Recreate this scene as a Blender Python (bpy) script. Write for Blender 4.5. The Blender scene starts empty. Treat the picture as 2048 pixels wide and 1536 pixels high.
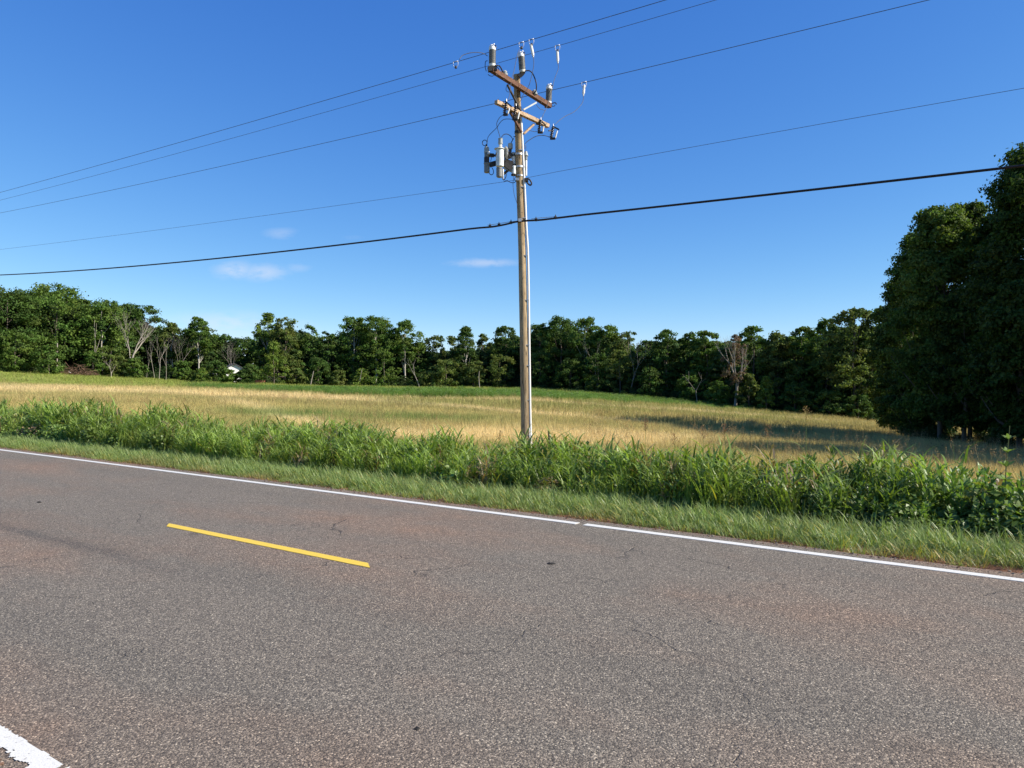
import bpy, math, random
import numpy as np
from mathutils import Vector, Matrix

S = bpy.context.scene
COL = S.collection
R = math.radians
rng = np.random.default_rng(7)
random.seed(7)

# ------------------------------------------------------------------ camera
F, CX, HY = 1540.0, 1024.0, 757.0
EYE = 1.65
PITCH = math.atan((768.0 - HY) / F)
cam_d = bpy.data.cameras.new('camera')
cam = bpy.data.objects.new('camera', cam_d)
COL.objects.link(cam)
cam_d.sensor_width = 36.0
cam_d.lens = 36.0 * F / 2048.0
cam_d.clip_start = 0.05
cam_d.clip_end = 6000.0
cam.location = (0, 0, EYE)
cam.rotation_euler = (R(90) - PITCH, 0, 0)
S.camera = cam

# ------------------------------------------------------------------ light
SUN_EL, SUN_AZ = 33.5, 103.0          # azimuth clockwise from +Y (view direction)
sd = Vector((math.sin(R(SUN_AZ)) * math.cos(R(SUN_EL)), math.cos(R(SUN_AZ)) * math.cos(R(SUN_EL)), math.sin(R(SUN_EL))))
sun_d = bpy.data.lights.new('sun', 'SUN')
sun_d.energy = 5.0
sun_d.angle = R(0.53)
sun_d.color = (1.0, 0.93, 0.82)
sun = bpy.data.objects.new('sun', sun_d)
COL.objects.link(sun)
sun.rotation_euler = (-sd).to_track_quat('-Z', 'Y').to_euler()
sun.location = (40, -20, 60)

world = bpy.data.worlds.new('World')
S.world = world
world.use_nodes = True
wt = world.node_tree
wt.nodes.clear()


def N(t, typ, **kw):
    n = t.nodes.new(typ)
    for k, v in kw.items():
        setattr(n, k, v)
    return n


def L(t, a, b):
    t.links.new(a, b)


def math_n(t, op, a, b=None, c=None, clamp=False):
    n = N(t, 'ShaderNodeMath', operation=op, use_clamp=clamp)
    for i, v in enumerate((a, b, c)):
        if v is None:
            continue
        if isinstance(v, (int, float)):
            n.inputs[i].default_value = v
        else:
            L(t, v, n.inputs[i])
    return n.outputs[0]


def mix_n(t, fac, a, b, mode='MIX'):
    n = N(t, 'ShaderNodeMix', data_type='RGBA', blend_type=mode)
    for sock, v in ((n.inputs['Factor'], fac), (n.inputs['A'], a), (n.inputs['B'], b)):
        if isinstance(v, (int, float)):
            sock.default_value = v
        elif isinstance(v, tuple):
            sock.default_value = (v[0], v[1], v[2], 1)
        else:
            L(t, v, sock)
    # the node has several A/B sockets: use the colour ones explicitly
    return n


def mixc(t, fac, a, b, mode='MIX'):
    n = N(t, 'ShaderNodeMix', data_type='RGBA', blend_type=mode)
    for sock, v in ((n.inputs[0], fac), (n.inputs[6], a), (n.inputs[7], b)):
        if isinstance(v, (int, float)):
            sock.default_value = v
        elif isinstance(v, tuple):
            sock.default_value = (v[0], v[1], v[2], 1)
        else:
            L(t, v, sock)
    return n.outputs[2]


sky = N(wt, 'ShaderNodeTexSky', sky_type='NISHITA')
sky.sun_disc = False
sky.sun_elevation = R(SUN_EL)
sky.sun_rotation = R(SUN_AZ)
sky.altitude = 1500
sky.air_density = 0.8
sky.dust_density = 0.0
sky.ozone_density = 6.0
# the clear deep blue the photograph's camera gives: one colour response for the whole sky
SKY_K = 0.105
sep = N(wt, 'ShaderNodeSeparateColor')
L(wt, sky.outputs[0], sep.inputs[0])
skc = N(wt, 'ShaderNodeCombineColor')
for i_, (a_, g_) in enumerate(((1.42, 1.32), (0.88, 0.94), (0.71, 0.49))):
    q_ = math_n(wt, 'POWER', math_n(wt, 'MULTIPLY', sep.outputs[i_], SKY_K), g_)
    L(wt, math_n(wt, 'MULTIPLY', q_, a_ / SKY_K), skc.inputs[i_])
tc = N(wt, 'ShaderNodeTexCoord')
sx = N(wt, 'ShaderNodeSeparateXYZ')
L(wt, tc.outputs['Generated'], sx.inputs[0])
uu = math_n(wt, 'DIVIDE', sx.outputs[0], sx.outputs[1])
vv = math_n(wt, 'DIVIDE', sx.outputs[2], sx.outputs[1])
cmb = N(wt, 'ShaderNodeCombineXYZ')
L(wt, math_n(wt, 'MULTIPLY', uu, 1.0), cmb.inputs[0])
L(wt, math_n(wt, 'MULTIPLY', vv, 2.4), cmb.inputs[1])
cn = N(wt, 'ShaderNodeTexNoise')
cn.inputs['Scale'].default_value = 34
cn.inputs['Detail'].default_value = 6
cn.inputs['Roughness'].default_value = 0.62
L(wt, cmb.outputs[0], cn.inputs['Vector'])
acc = None
for (px, py, rx, ry, a) in ((470, 541, 36, 16, 1.0), (528, 545, 42, 15, 1.0), (596, 536, 26, 9, .45), (562, 467, 32, 12, .5),
                            (968, 526, 62, 8, .9), (705, 474, 30, 8, .2), (452, 648, 100, 22, .85), (500, 668, 70, 26, .5), (590, 655, 40, 14, .6)):
    du = math_n(wt, 'DIVIDE', math_n(wt, 'SUBTRACT', uu, (px - CX) / F), rx / F)
    dv = math_n(wt, 'DIVIDE', math_n(wt, 'SUBTRACT', vv, (HY - py) / F), ry / F)
    r2 = math_n(wt, 'ADD', math_n(wt, 'MULTIPLY', du, du), math_n(wt, 'MULTIPLY', dv, dv))
    g = math_n(wt, 'MULTIPLY', math_n(wt, 'EXPONENT', math_n(wt, 'MULTIPLY', r2, -0.9)), a)
    acc = g if acc is None else math_n(wt, 'MAXIMUM', acc, g)
cl = math_n(wt, 'SUBTRACT', math_n(wt, 'MULTIPLY', acc, math_n(wt, 'MULTIPLY_ADD', cn.outputs[0], 3.2, -0.75, True)), 0.10, clamp=True)
cl = math_n(wt, 'MULTIPLY', cl, 0.48)
bg = N(wt, 'ShaderNodeBackground')
bg.inputs['Strength'].default_value = SKY_K
L(wt, mixc(wt, cl, skc.outputs[0], (4.6, 4.8, 5.4)), bg.inputs['Color'])
wo = N(wt, 'ShaderNodeOutputWorld')
L(wt, bg.outputs[0], wo.inputs[0])

S.view_settings.view_transform = 'Standard'
S.view_settings.look = 'None'
S.view_settings.exposure = 0.78
S.view_settings.gamma = 1.0
S.view_settings.use_curve_mapping = False
S.render.engine = 'CYCLES'
S.cycles.max_bounces = 5
S.cycles.diffuse_bounces = 3
S.cycles.transmission_bounces = 3
S.cycles.transparent_max_bounces = 4

# ------------------------------------------------------------------ geometry of the place
UD = np.array([-0.8118, 0.5839])       # along the road, towards the far left
ND = np.array([0.5839, 0.8118])        # across the road, away from the camera


def W(px, py, D):
    """the point seen at photograph pixel (px, py) at depth Y = D"""
    x = (px - CX) / F
    y = (768.0 - py) / F
    c, s = math.cos(PITCH), math.sin(PITCH)
    dy, dz = c + y * s, -s + y * c
    k = D / dy
    return Vector((x * k, D, EYE + dz * k))


def sp(X, Y):
    return X * UD[0] + Y * UD[1], X * ND[0] + Y * ND[1]


def xy(s, p):
    return s * UD[0] + p * ND[0], s * UD[1] + p * ND[1]


ctl = [(-250, 738, 105), (0, 742, 110), (250, 755, 120), (500, 768, 132), (700, 775, 138), (1050, 779, 138), (1200, 786, 128), (1300, 797, 116), (1500, 818, 105),
       (1650, 833, 99), (1800, 851, 93), (1950, 858, 89), (2300, 868, 86),
       (1650, 850, 72), (1880, 888, 40), (2048, 905, 31), (2300, 930, 29),
       (0, 801, 45), (0, 778, 72), (250, 800, 50), (250, 779, 85), (500, 845, 29), (500, 806, 55), (500, 783, 95), (750, 860, 27), (750, 806, 55), (750, 787, 90),
       (1050, 911, 21), (1050, 846, 35), (1050, 811, 58), (1050, 792, 95), (1300, 880, 27), (1300, 853, 41), (1300, 822, 68), (1500, 905, 22), (1500, 866, 42), (1500, 840, 66),
       (1750, 930, 19), (1750, 895, 31), (1750, 868, 50), (2000, 935, 25)]
pts = [W(*c) for c in ctl]
cx = [(p.x, p.y, p.z) for p in pts]
for s in (-60, -30, -10, 0, 10, 20, 35, 60, 100, 150):
    X, Y = xy(s, 11.0)
    cx.append((X, Y, -0.12))
for (X, Y, z) in ((-120, 200, 2.5), (-60, 220, 1.5), (0, 220, -.5), (60, 200, -4), (110, 120, -5), (110, 60, -4), (-200, 130, 4), (-150, 300, 2), (80, 20, -2), (120, -30, -2), (0, 320, -1), (150, 300, -3)):
    cx.append((X, Y, z))
cx = np.array(cx)


def tps(r2):
    return 0.5 * r2 * np.log(r2 + 1e-9)


P0 = cx[:, :2] / 50.0
K = tps(((P0[:, None, :] - P0[None, :, :]) ** 2).sum(-1)) + np.eye(len(P0)) * 0.004
A = np.hstack([np.ones((len(P0), 1)), P0])
M = np.block([[K, A], [A.T, np.zeros((3, 3))]])
sol = np.linalg.solve(M, np.concatenate([cx[:, 2], np.zeros(3)]))
wts, aff = sol[:-3], sol[-3:]


def sstep(a, b, x):
    t = np.clip((x - a) / (b - a), 0, 1)
    return t * t * (3 - 2 * t)


def vnoise(X, Y, sc, seed=0):
    """smooth value noise in 0..1"""
    X = np.asarray(X, float) / sc + 137.1 * seed
    Y = np.asarray(Y, float) / sc + 71.7 * seed
    xi, yi = np.floor(X), np.floor(Y)
    fx, fy = X - xi, Y - yi
    fx, fy = fx * fx * (3 - 2 * fx), fy * fy * (3 - 2 * fy)

    def h(a, b):
        v = np.sin(a * 127.1 + b * 311.7 + seed * 17.3) * 43758.5453
        return v - np.floor(v)
    return (h(xi, yi) * (1 - fx) + h(xi + 1, yi) * fx) * (1 - fy) + (h(xi, yi + 1) * (1 - fx) + h(xi + 1, yi + 1) * fx) * fy


def hz(X, Y):
    X, Y = np.broadcast_arrays(np.asarray(X, float), np.asarray(Y, float))
    shp = X.shape
    X, Y = X.ravel(), Y.ravel()
    s, p = sp(X, Y)
    Xc, Yc = np.clip(X, -230, 160), np.clip(Y, -40, 330)
    Q = np.stack([Xc, Yc], -1) / 50.0
    z = np.empty(len(X))
    for i in range(0, len(X), 20000):
        q = Q[i:i + 20000]
        z[i:i + 20000] = tps(((q[:, None, :] - P0[None]) ** 2).sum(-1)) @ wts + aff[0] + q @ aff[1:]
    z = np.clip(z, -5, 6)
    verge = -0.015 - 0.10 * sstep(7.9, 10.5, p)
    w = sstep(10.0, 14.0, p)
    z = w * z + (1 - w) * verge
    z = np.where(p < 7.9, -0.035, z)
    z = np.where(p < 1.25, -0.035 + 0.03 * sstep(1.25, 1.1, p) - 0.25 * sstep(0.2, -3, p), z)
    z += (vnoise(X, Y, 6, 3) - .5) * 0.10 * sstep(12, 16, p)
    return z.reshape(shp)


def hz1(X, Y):
    return float(hz(np.array([X]), np.array([Y]))[0])


def proj(X, Y, Z):
    """photograph pixel of world points"""
    c, s = math.cos(PITCH), math.sin(PITCH)
    zz = Z - EYE
    dep = Y * c - zz * s
    up = Y * s + zz * c
    dep = np.maximum(dep, 0.05)
    return CX + F * X / dep, 768 - F * up / dep


# ------------------------------------------------------------------ mesh builder
class MB:
    def __init__(self):
        self.v, self.f, self.t, self.n = [], [], [], 0

    def add(self, v, faces, tint=None):
        v = np.asarray(v, float).reshape(-1, 3)
        for fa in (faces if isinstance(faces, list) else [faces]):
            fa = np.asarray(fa, int)
            if fa.ndim == 1:
                fa = fa[None]
            self.f.append(fa + self.n)
        self.v.append(v)
        if tint is None:
            tint = np.ones((len(v), 3))
        tint = np.asarray(tint, float)
        if tint.ndim == 1:
            tint = np.tile(tint, (len(v), 1))
        self.t.append(tint)
        self.n += len(v)
        return self

    def mesh(self, name, origin=(0, 0, 0), smooth=None, tint=False):
        v = np.concatenate(self.v) - np.array(origin)
        me = bpy.data.meshes.new(name)
        me.vertices.add(len(v))
        me.vertices.foreach_set('co', v.ravel().astype(np.float32))
        li = np.concatenate([a.ravel() for a in self.f])
        tot = np.concatenate([np.full(len(a), a.shape[1]) for a in self.f])
        me.loops.add(len(li))
        me.loops.foreach_set('vertex_index', li.astype(np.int32))
        me.polygons.add(len(tot))
        me.polygons.foreach_set('loop_start', (np.cumsum(tot) - tot).astype(np.int32))
        me.polygons.foreach_set('loop_total', tot.astype(np.int32))
        me.polygons.foreach_set('use_smooth', np.full(len(tot), smooth is not None))
        if tint:
            at = me.attributes.new('tint', 'FLOAT_COLOR', 'POINT')
            tt = np.concatenate(self.t)
            at.data.foreach_set('color', np.hstack([tt, np.ones((len(tt), 1))]).ravel().astype(np.float32))
        me.update(calc_edges=True)
        me.validate()
        if smooth is not None and smooth > 0:
            me.set_sharp_from_angle(angle=R(smooth))
        return me

    # ---- solids
    def box(self, c, size, ax=None):
        c = np.array(c)
        h = np.array(size) / 2
        ax = np.eye(3) if ax is None else np.array([list(a) for a in ax])
        v = [c + ax[0] * h[0] * a + ax[1] * h[1] * b + ax[2] * h[2] * d for a in (-1, 1) for b in (-1, 1) for d in (-1, 1)]
        return self.add(v, np.array([[0, 1, 3, 2], [4, 6, 7, 5], [0, 4, 5, 1], [2, 3, 7, 6], [0, 2, 6, 4], [1, 5, 7, 3]]))

    def beam(self, a, b, w, h, up=(0, 0, 1)):
        a, b = Vector(a), Vector(b)
        d = (b - a)
        l = d.length
        d.normalize()
        s = d.cross(Vector(up)).normalized()
        u = s.cross(d).normalized()
        return self.box((a + b) / 2, (l, w, h), (d, s, u))

    def tube(self, pts, rad, sides=8, cap=True, tint=None):
        pts = [Vector(p) for p in pts]
        n = len(pts)
        rad = [rad] * n if isinstance(rad, (int, float)) else list(rad)
        vs = []
        u = None
        for i, p in enumerate(pts):
            d = (pts[min(i + 1, n - 1)] - pts[max(i - 1, 0)])
            if d.length < 1e-9:
                d = Vector((0, 0, 1))
            d.normalize()
            if u is None:
                u = d.orthogonal().normalized()
            else:
                u = (u - d * u.dot(d))
                u = u.normalized() if u.length > 1e-6 else d.orthogonal().normalized()
            w = d.cross(u)
            for k in range(sides):
                a = 2 * math.pi * k / sides
                vs.append(p + (u * math.cos(a) + w * math.sin(a)) * rad[i])
        fs = []
        for i in range(n - 1):
            for k in range(sides):
                k2 = (k + 1) % sides
                fs.append((i * sides + k, i * sides + k2, (i + 1) * sides + k2, (i + 1) * sides + k))
        fl = [np.array(fs)]
        if cap:
            fl.append(np.arange(sides)[::-1][None])
            fl.append((np.arange(sides) + (n - 1) * sides)[None])
        return self.add([list(v) for v in vs], fl, tint)

    def lathe(self, a, b, prof, sides=16):
        """prof: (t along a->b, radius)"""
        a, b = Vector(a), Vector(b)
        d = (b - a)
        u = d.orthogonal().normalized()
        w = d.normalized().cross(u)
        vs, fs = [], []
        for (t, r) in prof:
            for k in range(sides):
                an = 2 * math.pi * k / sides
                vs.append(list(a + d * t + (u * math.cos(an) + w * math.sin(an)) * r))
        for i in range(len(prof) - 1):
            for k in range(sides):
                k2 = (k + 1) % sides
                fs.append((i * sides + k, i * sides + k2, (i + 1) * sides + k2, (i + 1) * sides + k))
        return self.add(vs, [np.array(fs), np.arange(sides)[::-1][None], (np.arange(sides) + (len(prof) - 1) * sides)[None]])

    def blades(self, base, az, length, th0, bend, width, nseg=4, prof='grass', tint=None, twist=0.3, tip_tint=None, rg=rng):
        """many leaf strips at once; every argument is an array of N"""
        base = np.asarray(base, float)
        n = len(base)
        az, length, th0, bend, width = [np.broadcast_to(np.asarray(a, float), (n,)) for a in (az, length, th0, bend, width)]
        ca, sa = np.cos(az), np.sin(az)
        tw = (rg.random(n) - .5) * 2 * twist
        sd_ = np.stack([-sa * np.cos(tw), ca * np.cos(tw), np.sin(tw)], -1)
        pos = base.copy()
        V, T = [], []
        tint = np.ones((n, 3)) if tint is None else np.broadcast_to(np.asarray(tint, float), (n, 3))
        for i in range(nseg + 1):
            t = i / nseg
            if prof == 'grass':
                w = (1 - t ** 2.2) * (0.55 + 0.9 * min(t * 3, .5))
            elif prof == 'leaf':
                w = max(math.sin(math.pi * min(t * .93 + .07, 1)) ** .8, 0.02)
            else:
                w = 1 - 0.6 * t
            hw = (width * w * .5)[:, None]
            V.append(pos - sd_ * hw)
            V.append(pos + sd_ * hw)
            c = tint if tip_tint is None else tint * (1 - t) + np.asarray(tip_tint) * t
            T.append(c)
            T.append(c)
            th = th0 + bend * (t + .5 / nseg)
            st = (length / nseg)[:, None] * np.stack([np.sin(th) * ca, np.sin(th) * sa, np.cos(th)], -1)
            pos = pos + st
        V = np.stack(V, 1).reshape(-1, 3)
        T = np.stack(T, 1).reshape(-1, 3)
        m = 2 * (nseg + 1)
        q = np.array([[2 * i, 2 * i + 1, 2 * i + 3, 2 * i + 2] for i in range(nseg)])
        Fq = (q[None] + (np.arange(n) * m)[:, None, None]).reshape(-1, 4)
        return self.add(V, Fq, T)

    def cards(self, pos, nrm, ln, wd, tint=None, rg=rng):
        """leaf rhombs, slightly folded along the midrib"""
        pos = np.asarray(pos, float)
        n = len(pos)
        nrm = nrm / np.maximum(np.linalg.norm(nrm, axis=1, keepdims=True), 1e-6)
        r = rg.normal(size=(n, 3))
        a = np.cross(nrm, r)
        a /= np.maximum(np.linalg.norm(a, axis=1, keepdims=True), 1e-6)
        b = np.cross(nrm, a)
        ln = np.broadcast_to(ln, (n,))[:, None] * .5
        wd = np.broadcast_to(wd, (n,))[:, None] * .5
        V = np.stack([pos - a * ln, pos + b * wd + nrm * wd * .35 - a * ln * .15, pos + a * ln, pos - b * wd + nrm * wd * .35 - a * ln * .15], 1).reshape(-1, 3)
        Fq = np.arange(4 * n).reshape(-1, 4)
        # two triangles sharing the midrib
        tri = np.concatenate([Fq[:, [0, 1, 2]], Fq[:, [0, 2, 3]]])
        if tint is None:
            tint = np.ones((n, 3))
        return self.add(V, tri, np.repeat(np.broadcast_to(tint, (n, 3)), 4, axis=0))


def obj(name, mb, mat, parent=None, smooth=None, tint=False, root=None, **props):
    org = root.location if root is not None else (0, 0, 0)
    me = mb.mesh(name, origin=tuple(org), smooth=smooth, tint=tint) if isinstance(mb, MB) else mb
    if mat is not None and not len(me.materials):
        me.materials.append(mat)
    o = bpy.data.objects.new(name, me)
    COL.objects.link(o)
    if parent is not None:
        o.parent = parent
    for k, v in props.items():
        o[k] = v
    return o


def thing(name, label, cat, loc, group=None):
    o = bpy.data.objects.new(name, None)
    o.empty_display_size = .2
    COL.objects.link(o)
    o.location = loc
    o['label'] = label
    o['category'] = cat
    if group:
        o['group'] = group
    return o


def smoothline(pts, n=6):
    """Catmull-Rom through the points"""
    P = [Vector(p) for p in pts]
    P = [P[0] * 2 - P[1]] + P + [P[-1] * 2 - P[-2]]
    out = []
    for i in range(1, len(P) - 2):
        a, b, c, d = P[i - 1:i + 3]
        for k in range(n):
            t = k / n
            out.append(0.5 * ((2 * b) + (c - a) * t + (2 * a - 5 * b + 4 * c - d) * t * t + (3 * b - a - 3 * c + d) * t ** 3))
    out.append(P[-2])
    return out


# ------------------------------------------------------------------ materials
def mat(name, col, rough=0.6, metal=0.0, var=0.15, scale=8.0, stretch=(1, 1, 1), bump=0.0, spec=0.3, dirt=None, dirt_scale=3.0):
    m = bpy.data.materials.new(name)
    m.use_nodes = True
    t = m.node_tree
    b = t.nodes['Principled BSDF']
    c = N(t, 'ShaderNodeTexCoord')
    mp = N(t, 'ShaderNodeMapping')
    mp.inputs['Scale'].default_value = stretch
    L(t, c.outputs['Object'], mp.inputs[0])
    nz = N(t, 'ShaderNodeTexNoise')
    nz.inputs['Scale'].default_value = scale
    nz.inputs['Detail'].default_value = 5
    nz.inputs['Roughness'].default_value = .65
    L(t, mp.outputs[0], nz.inputs['Vector'])
    f = math_n(t, 'MULTIPLY_ADD', nz.outputs[0], 2.2, -0.6, True)
    out = mixc(t, f, tuple(x * (1 - var) for x in col), tuple(min(x * (1 + var), 1) for x in col))
    if dirt is not None:
        n2 = N(t, 'ShaderNodeTexNoise')
        n2.inputs['Scale'].default_value = dirt_scale
        n2.inputs['Detail'].default_value = 6
        L(t, mp.outputs[0], n2.inputs['Vector'])
        out = mixc(t, math_n(t, 'MULTIPLY_ADD', n2.outputs[0], 4.0, -2.0, True), out, dirt)
    L(t, out, b.inputs['Base Color'])
    b.inputs['Roughness'].default_value = rough
    b.inputs['Metallic'].default_value = metal
    b.inputs['Specular IOR Level'].default_value = spec
    if bump:
        bp = N(t, 'ShaderNodeBump')
        bp.inputs['Strength'].default_value = bump
        bp.inputs['Distance'].default_value = 0.02
        L(t, nz.outputs[0], bp.inputs['Height'])
        L(t, bp.outputs[0], b.inputs['Normal'])
    return m


def leaf_mat(name, inst=False, trans=0.32, gain=1.0, rough=.45, spec=.4, transcol=(1.25, 1.35, .5)):
    m = bpy.data.materials.new(name)
    m.use_nodes = True
    t = m.node_tree
    b = t.nodes['Principled BSDF']
    a = N(t, 'ShaderNodeAttribute', attribute_name='tint', attribute_type='GEOMETRY')
    c = a.outputs['Color']
    if inst:
        a2 = N(t, 'ShaderNodeAttribute', attribute_name='itint', attribute_type='INSTANCER')
        c = mixc(t, 1.0, c, a2.outputs['Color'], 'MULTIPLY')
    L(t, c, b.inputs['Base Color'])
    b.inputs['Roughness'].default_value = rough
    b.inputs['Specular IOR Level'].default_value = spec
    tr = N(t, 'ShaderNodeBsdfTranslucent')
    L(t, mixc(t, 1.0, c, transcol, 'MULTIPLY'), tr.inputs['Color'])
    mx = N(t, 'ShaderNodeMixShader')
    mx.inputs[0].default_value = trans
    L(t, b.outputs[0], mx.inputs[1])
    L(t, tr.outputs[0], mx.inputs[2])
    L(t, mx.outputs[0], t.nodes['Material Output'].inputs[0])
    return m


M_leaf = leaf_mat('tree_leaves', rough=.65, spec=.12)
M_wood_i = leaf_mat('wood_leaves', inst=True, rough=.65, spec=.12)
M_leaf_i = leaf_mat('plant_leaves', inst=True, trans=.38)
M_dry_i = leaf_mat('dry_grass', inst=True, trans=.25, rough=.7, spec=.1, transcol=(1.1, 1.05, .8))

M_bark = mat('bark', (.13, .105, .08), .9, var=.4, scale=5, stretch=(3, 3, .6), bump=.4)
M_bark_pale = mat('pale_bark', (.42, .39, .33), .85, var=.3, scale=5, stretch=(3, 3, .6), bump=.3, dirt=(.2, .17, .13))
M_dead = mat('bleached_dead_wood', (.28, .245, .20), .85, var=.25, scale=6, stretch=(3, 3, .5), bump=.3)
M_black = mat('black_cable', (.022, .016, .014), .5, var=.2)
M_wire = mat('weathered_wire', (.08, .085, .095), .55, var=.2)
M_galv = mat('galvanised_steel', (.5, .5, .49), .45, metal=.6, var=.2, scale=20)
M_dmetal = mat('dark_hardware', (.05, .045, .04), .6, metal=.3, var=.4, scale=20)
M_white = mat('white_coating', (.78, .77, .72), .45, var=.06, scale=4, dirt=(.55, .52, .42), dirt_scale=6)
M_tank = mat('white_tank_paint', (.75, .77, .74), .35, var=.05, scale=3, dirt=(.5, .5, .42), dirt_scale=5)
M_grey = mat('grey_porcelain', (.21, .21, .195), .4, var=.2, scale=6)
M_lgrey = mat('light_grey_housing', (.34, .36, .34), .45, var=.2, scale=6)
M_brown = mat('brown_porcelain', (.045, .03, .025), .3, var=.3, scale=6, spec=.5)
M_pvc = mat('white_plastic_conduit', (.72, .71, .68), .4, var=.04, scale=2)
M_debris = mat('dark_debris', (.02, .018, .016), .8, var=.4)


def wood_mat(name, c1, c2, crack=(.03, .022, .016), stretch=(6, 6, .35), scale=3.0, aged=False):
    m = bpy.data.materials.new(name)
    m.use_nodes = True
    t = m.node_tree
    b = t.nodes['Principled BSDF']
    c = N(t, 'ShaderNodeTexCoord')
    mp = N(t, 'ShaderNodeMapping')
    mp.inputs['Scale'].default_value = stretch
    L(t, c.outputs['Object'], mp.inputs[0])
    nz = N(t, 'ShaderNodeTexNoise')
    nz.inputs['Scale'].default_value = scale
    nz.inputs['Detail'].default_value = 8
    nz.inputs['Roughness'].default_value = .7
    L(t, mp.outputs[0], nz.inputs['Vector'])
    big = N(t, 'ShaderNodeTexNoise')
    big.inputs['Scale'].default_value = 1.1
    big.inputs['Detail'].default_value = 3
    L(t, c.outputs['Object'], big.inputs['Vector'])
    f = math_n(t, 'MULTIPLY_ADD', nz.outputs[0], 2.6, -0.8, True)
    o = mixc(t, f, c1, c2)
    o = mixc(t, math_n(t, 'MULTIPLY_ADD', big.outputs[0], 2.4, -0.9, True), o, mixc(t, 1.0, o, (.66, .68, .70), 'MULTIPLY'))
    cr = N(t, 'ShaderNodeTexNoise')
    cr.inputs['Scale'].default_value = scale * 3.2
    cr.inputs['Detail'].default_value = 3
    L(t, mp.outputs[0], cr.inputs['Vector'])
    cm = math_n(t, 'MULTIPLY_ADD', cr.outputs[0], 14.0, -8.3, True)
    o = mixc(t, cm, o, crack)
    if aged:
        sz_ = N(t, 'ShaderNodeSeparateXYZ')
        L(t, c.outputs['Object'], sz_.inputs[0])
        low = N(t, 'ShaderNodeMapRange')
        low.inputs['From Min'].default_value = 4.2
        low.inputs['From Max'].default_value = .8
        L(t, math_n(t, 'ADD', sz_.outputs[2], math_n(t, 'MULTIPLY_ADD', big.outputs[0], 3.0, -1.5)), low.inputs['Value'])
        o = mixc(t, math_n(t, 'MULTIPLY', low.outputs[0], .8), o, mixc(t, 1.0, o, (.62, .66, .72), 'MULTIPLY'))
        st_ = N(t, 'ShaderNodeTexNoise')
        st_.inputs['Scale'].default_value = 1.0
        st_.inputs['Detail'].default_value = 4
        mp2 = N(t, 'ShaderNodeMapping')
        mp2.inputs['Scale'].default_value = (9, 9, .28)
        L(t, c.outputs['Object'], mp2.inputs[0])
        L(t, mp2.outputs[0], st_.inputs['Vector'])
        o = mixc(t, math_n(t, 'MULTIPLY_ADD', st_.outputs[0], 7.0, -3.7, True), o, mixc(t, 1.0, o, (.52, .47, .42), 'MULTIPLY'))
    L(t, o, b.inputs['Base Color'])
    b.inputs['Roughness'].default_value = .85
    b.inputs['Specular IOR Level'].default_value = .15
    bp = N(t, 'ShaderNodeBump')
    bp.inputs['Strength'].default_value = .6
    bp.inputs['Distance'].default_value = 0.012
    L(t, math_n(t, 'SUBTRACT', nz.outputs[0], cm), bp.inputs['Height'])
    L(t, bp.outputs[0], b.inputs['Normal'])
    return m


M_pole = wood_mat('weathered_pole_wood', (.30, .205, .11), (.60, .45, .265), aged=True)
M_arm_dark = wood_mat('rust_brown_arm_wood', (.11, .055, .035), (.24, .13, .085), stretch=(2, 2, 6), scale=3)
M_arm_light = wood_mat('tan_arm_wood', (.38, .25, .15), (.62, .45, .30), crack=(.12, .08, .05), stretch=(2, 2, 6), scale=3)


# ------------------------------------------------------------------ ground sheet
def axis(fine0, fine1, step, far0, far1, grow=1.25):
    a = list(np.arange(fine0, fine1 + 1e-6, step))
    x, st = a[-1], step
    while x < far1:
        st *= grow
        x += st
        a.append(x)
    x, st = a[0], step
    while x > far0:
        st *= grow
        x -= st
        a.insert(0, x)
    return np.array(a)


s_ax = axis(-70, 150, 1.0, -2500, 2500)
p_ax = np.unique(np.round(np.concatenate([axis(14, 150, 1.0, 14, 2500), np.arange(7.0, 14, .25), [7.88, 7.9, 7.93], np.arange(-4, 7.0, .5),
                                          [1.1, 1.25], axis(-6, -5, 1.0, -2500, -5)]), 3))
SS, PP = np.meshgrid(s_ax, p_ax, indexing='ij')
GX, GY = xy(SS, PP)
GZ = hz(GX, GY)


# colour zones of the field, keyed by where the ground lies in the photograph's view
def lerp(xs, ys, x):
    return np.interp(x, xs, ys)


BX = [-400, 0, 375, 500, 700, 850, 1050, 1200, 1350, 1500, 1650, 1750]
BAND_FRONT = [770, 774, 779, 786, 795, 800, 801, 806, 813, 825, 834, 840]


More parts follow.
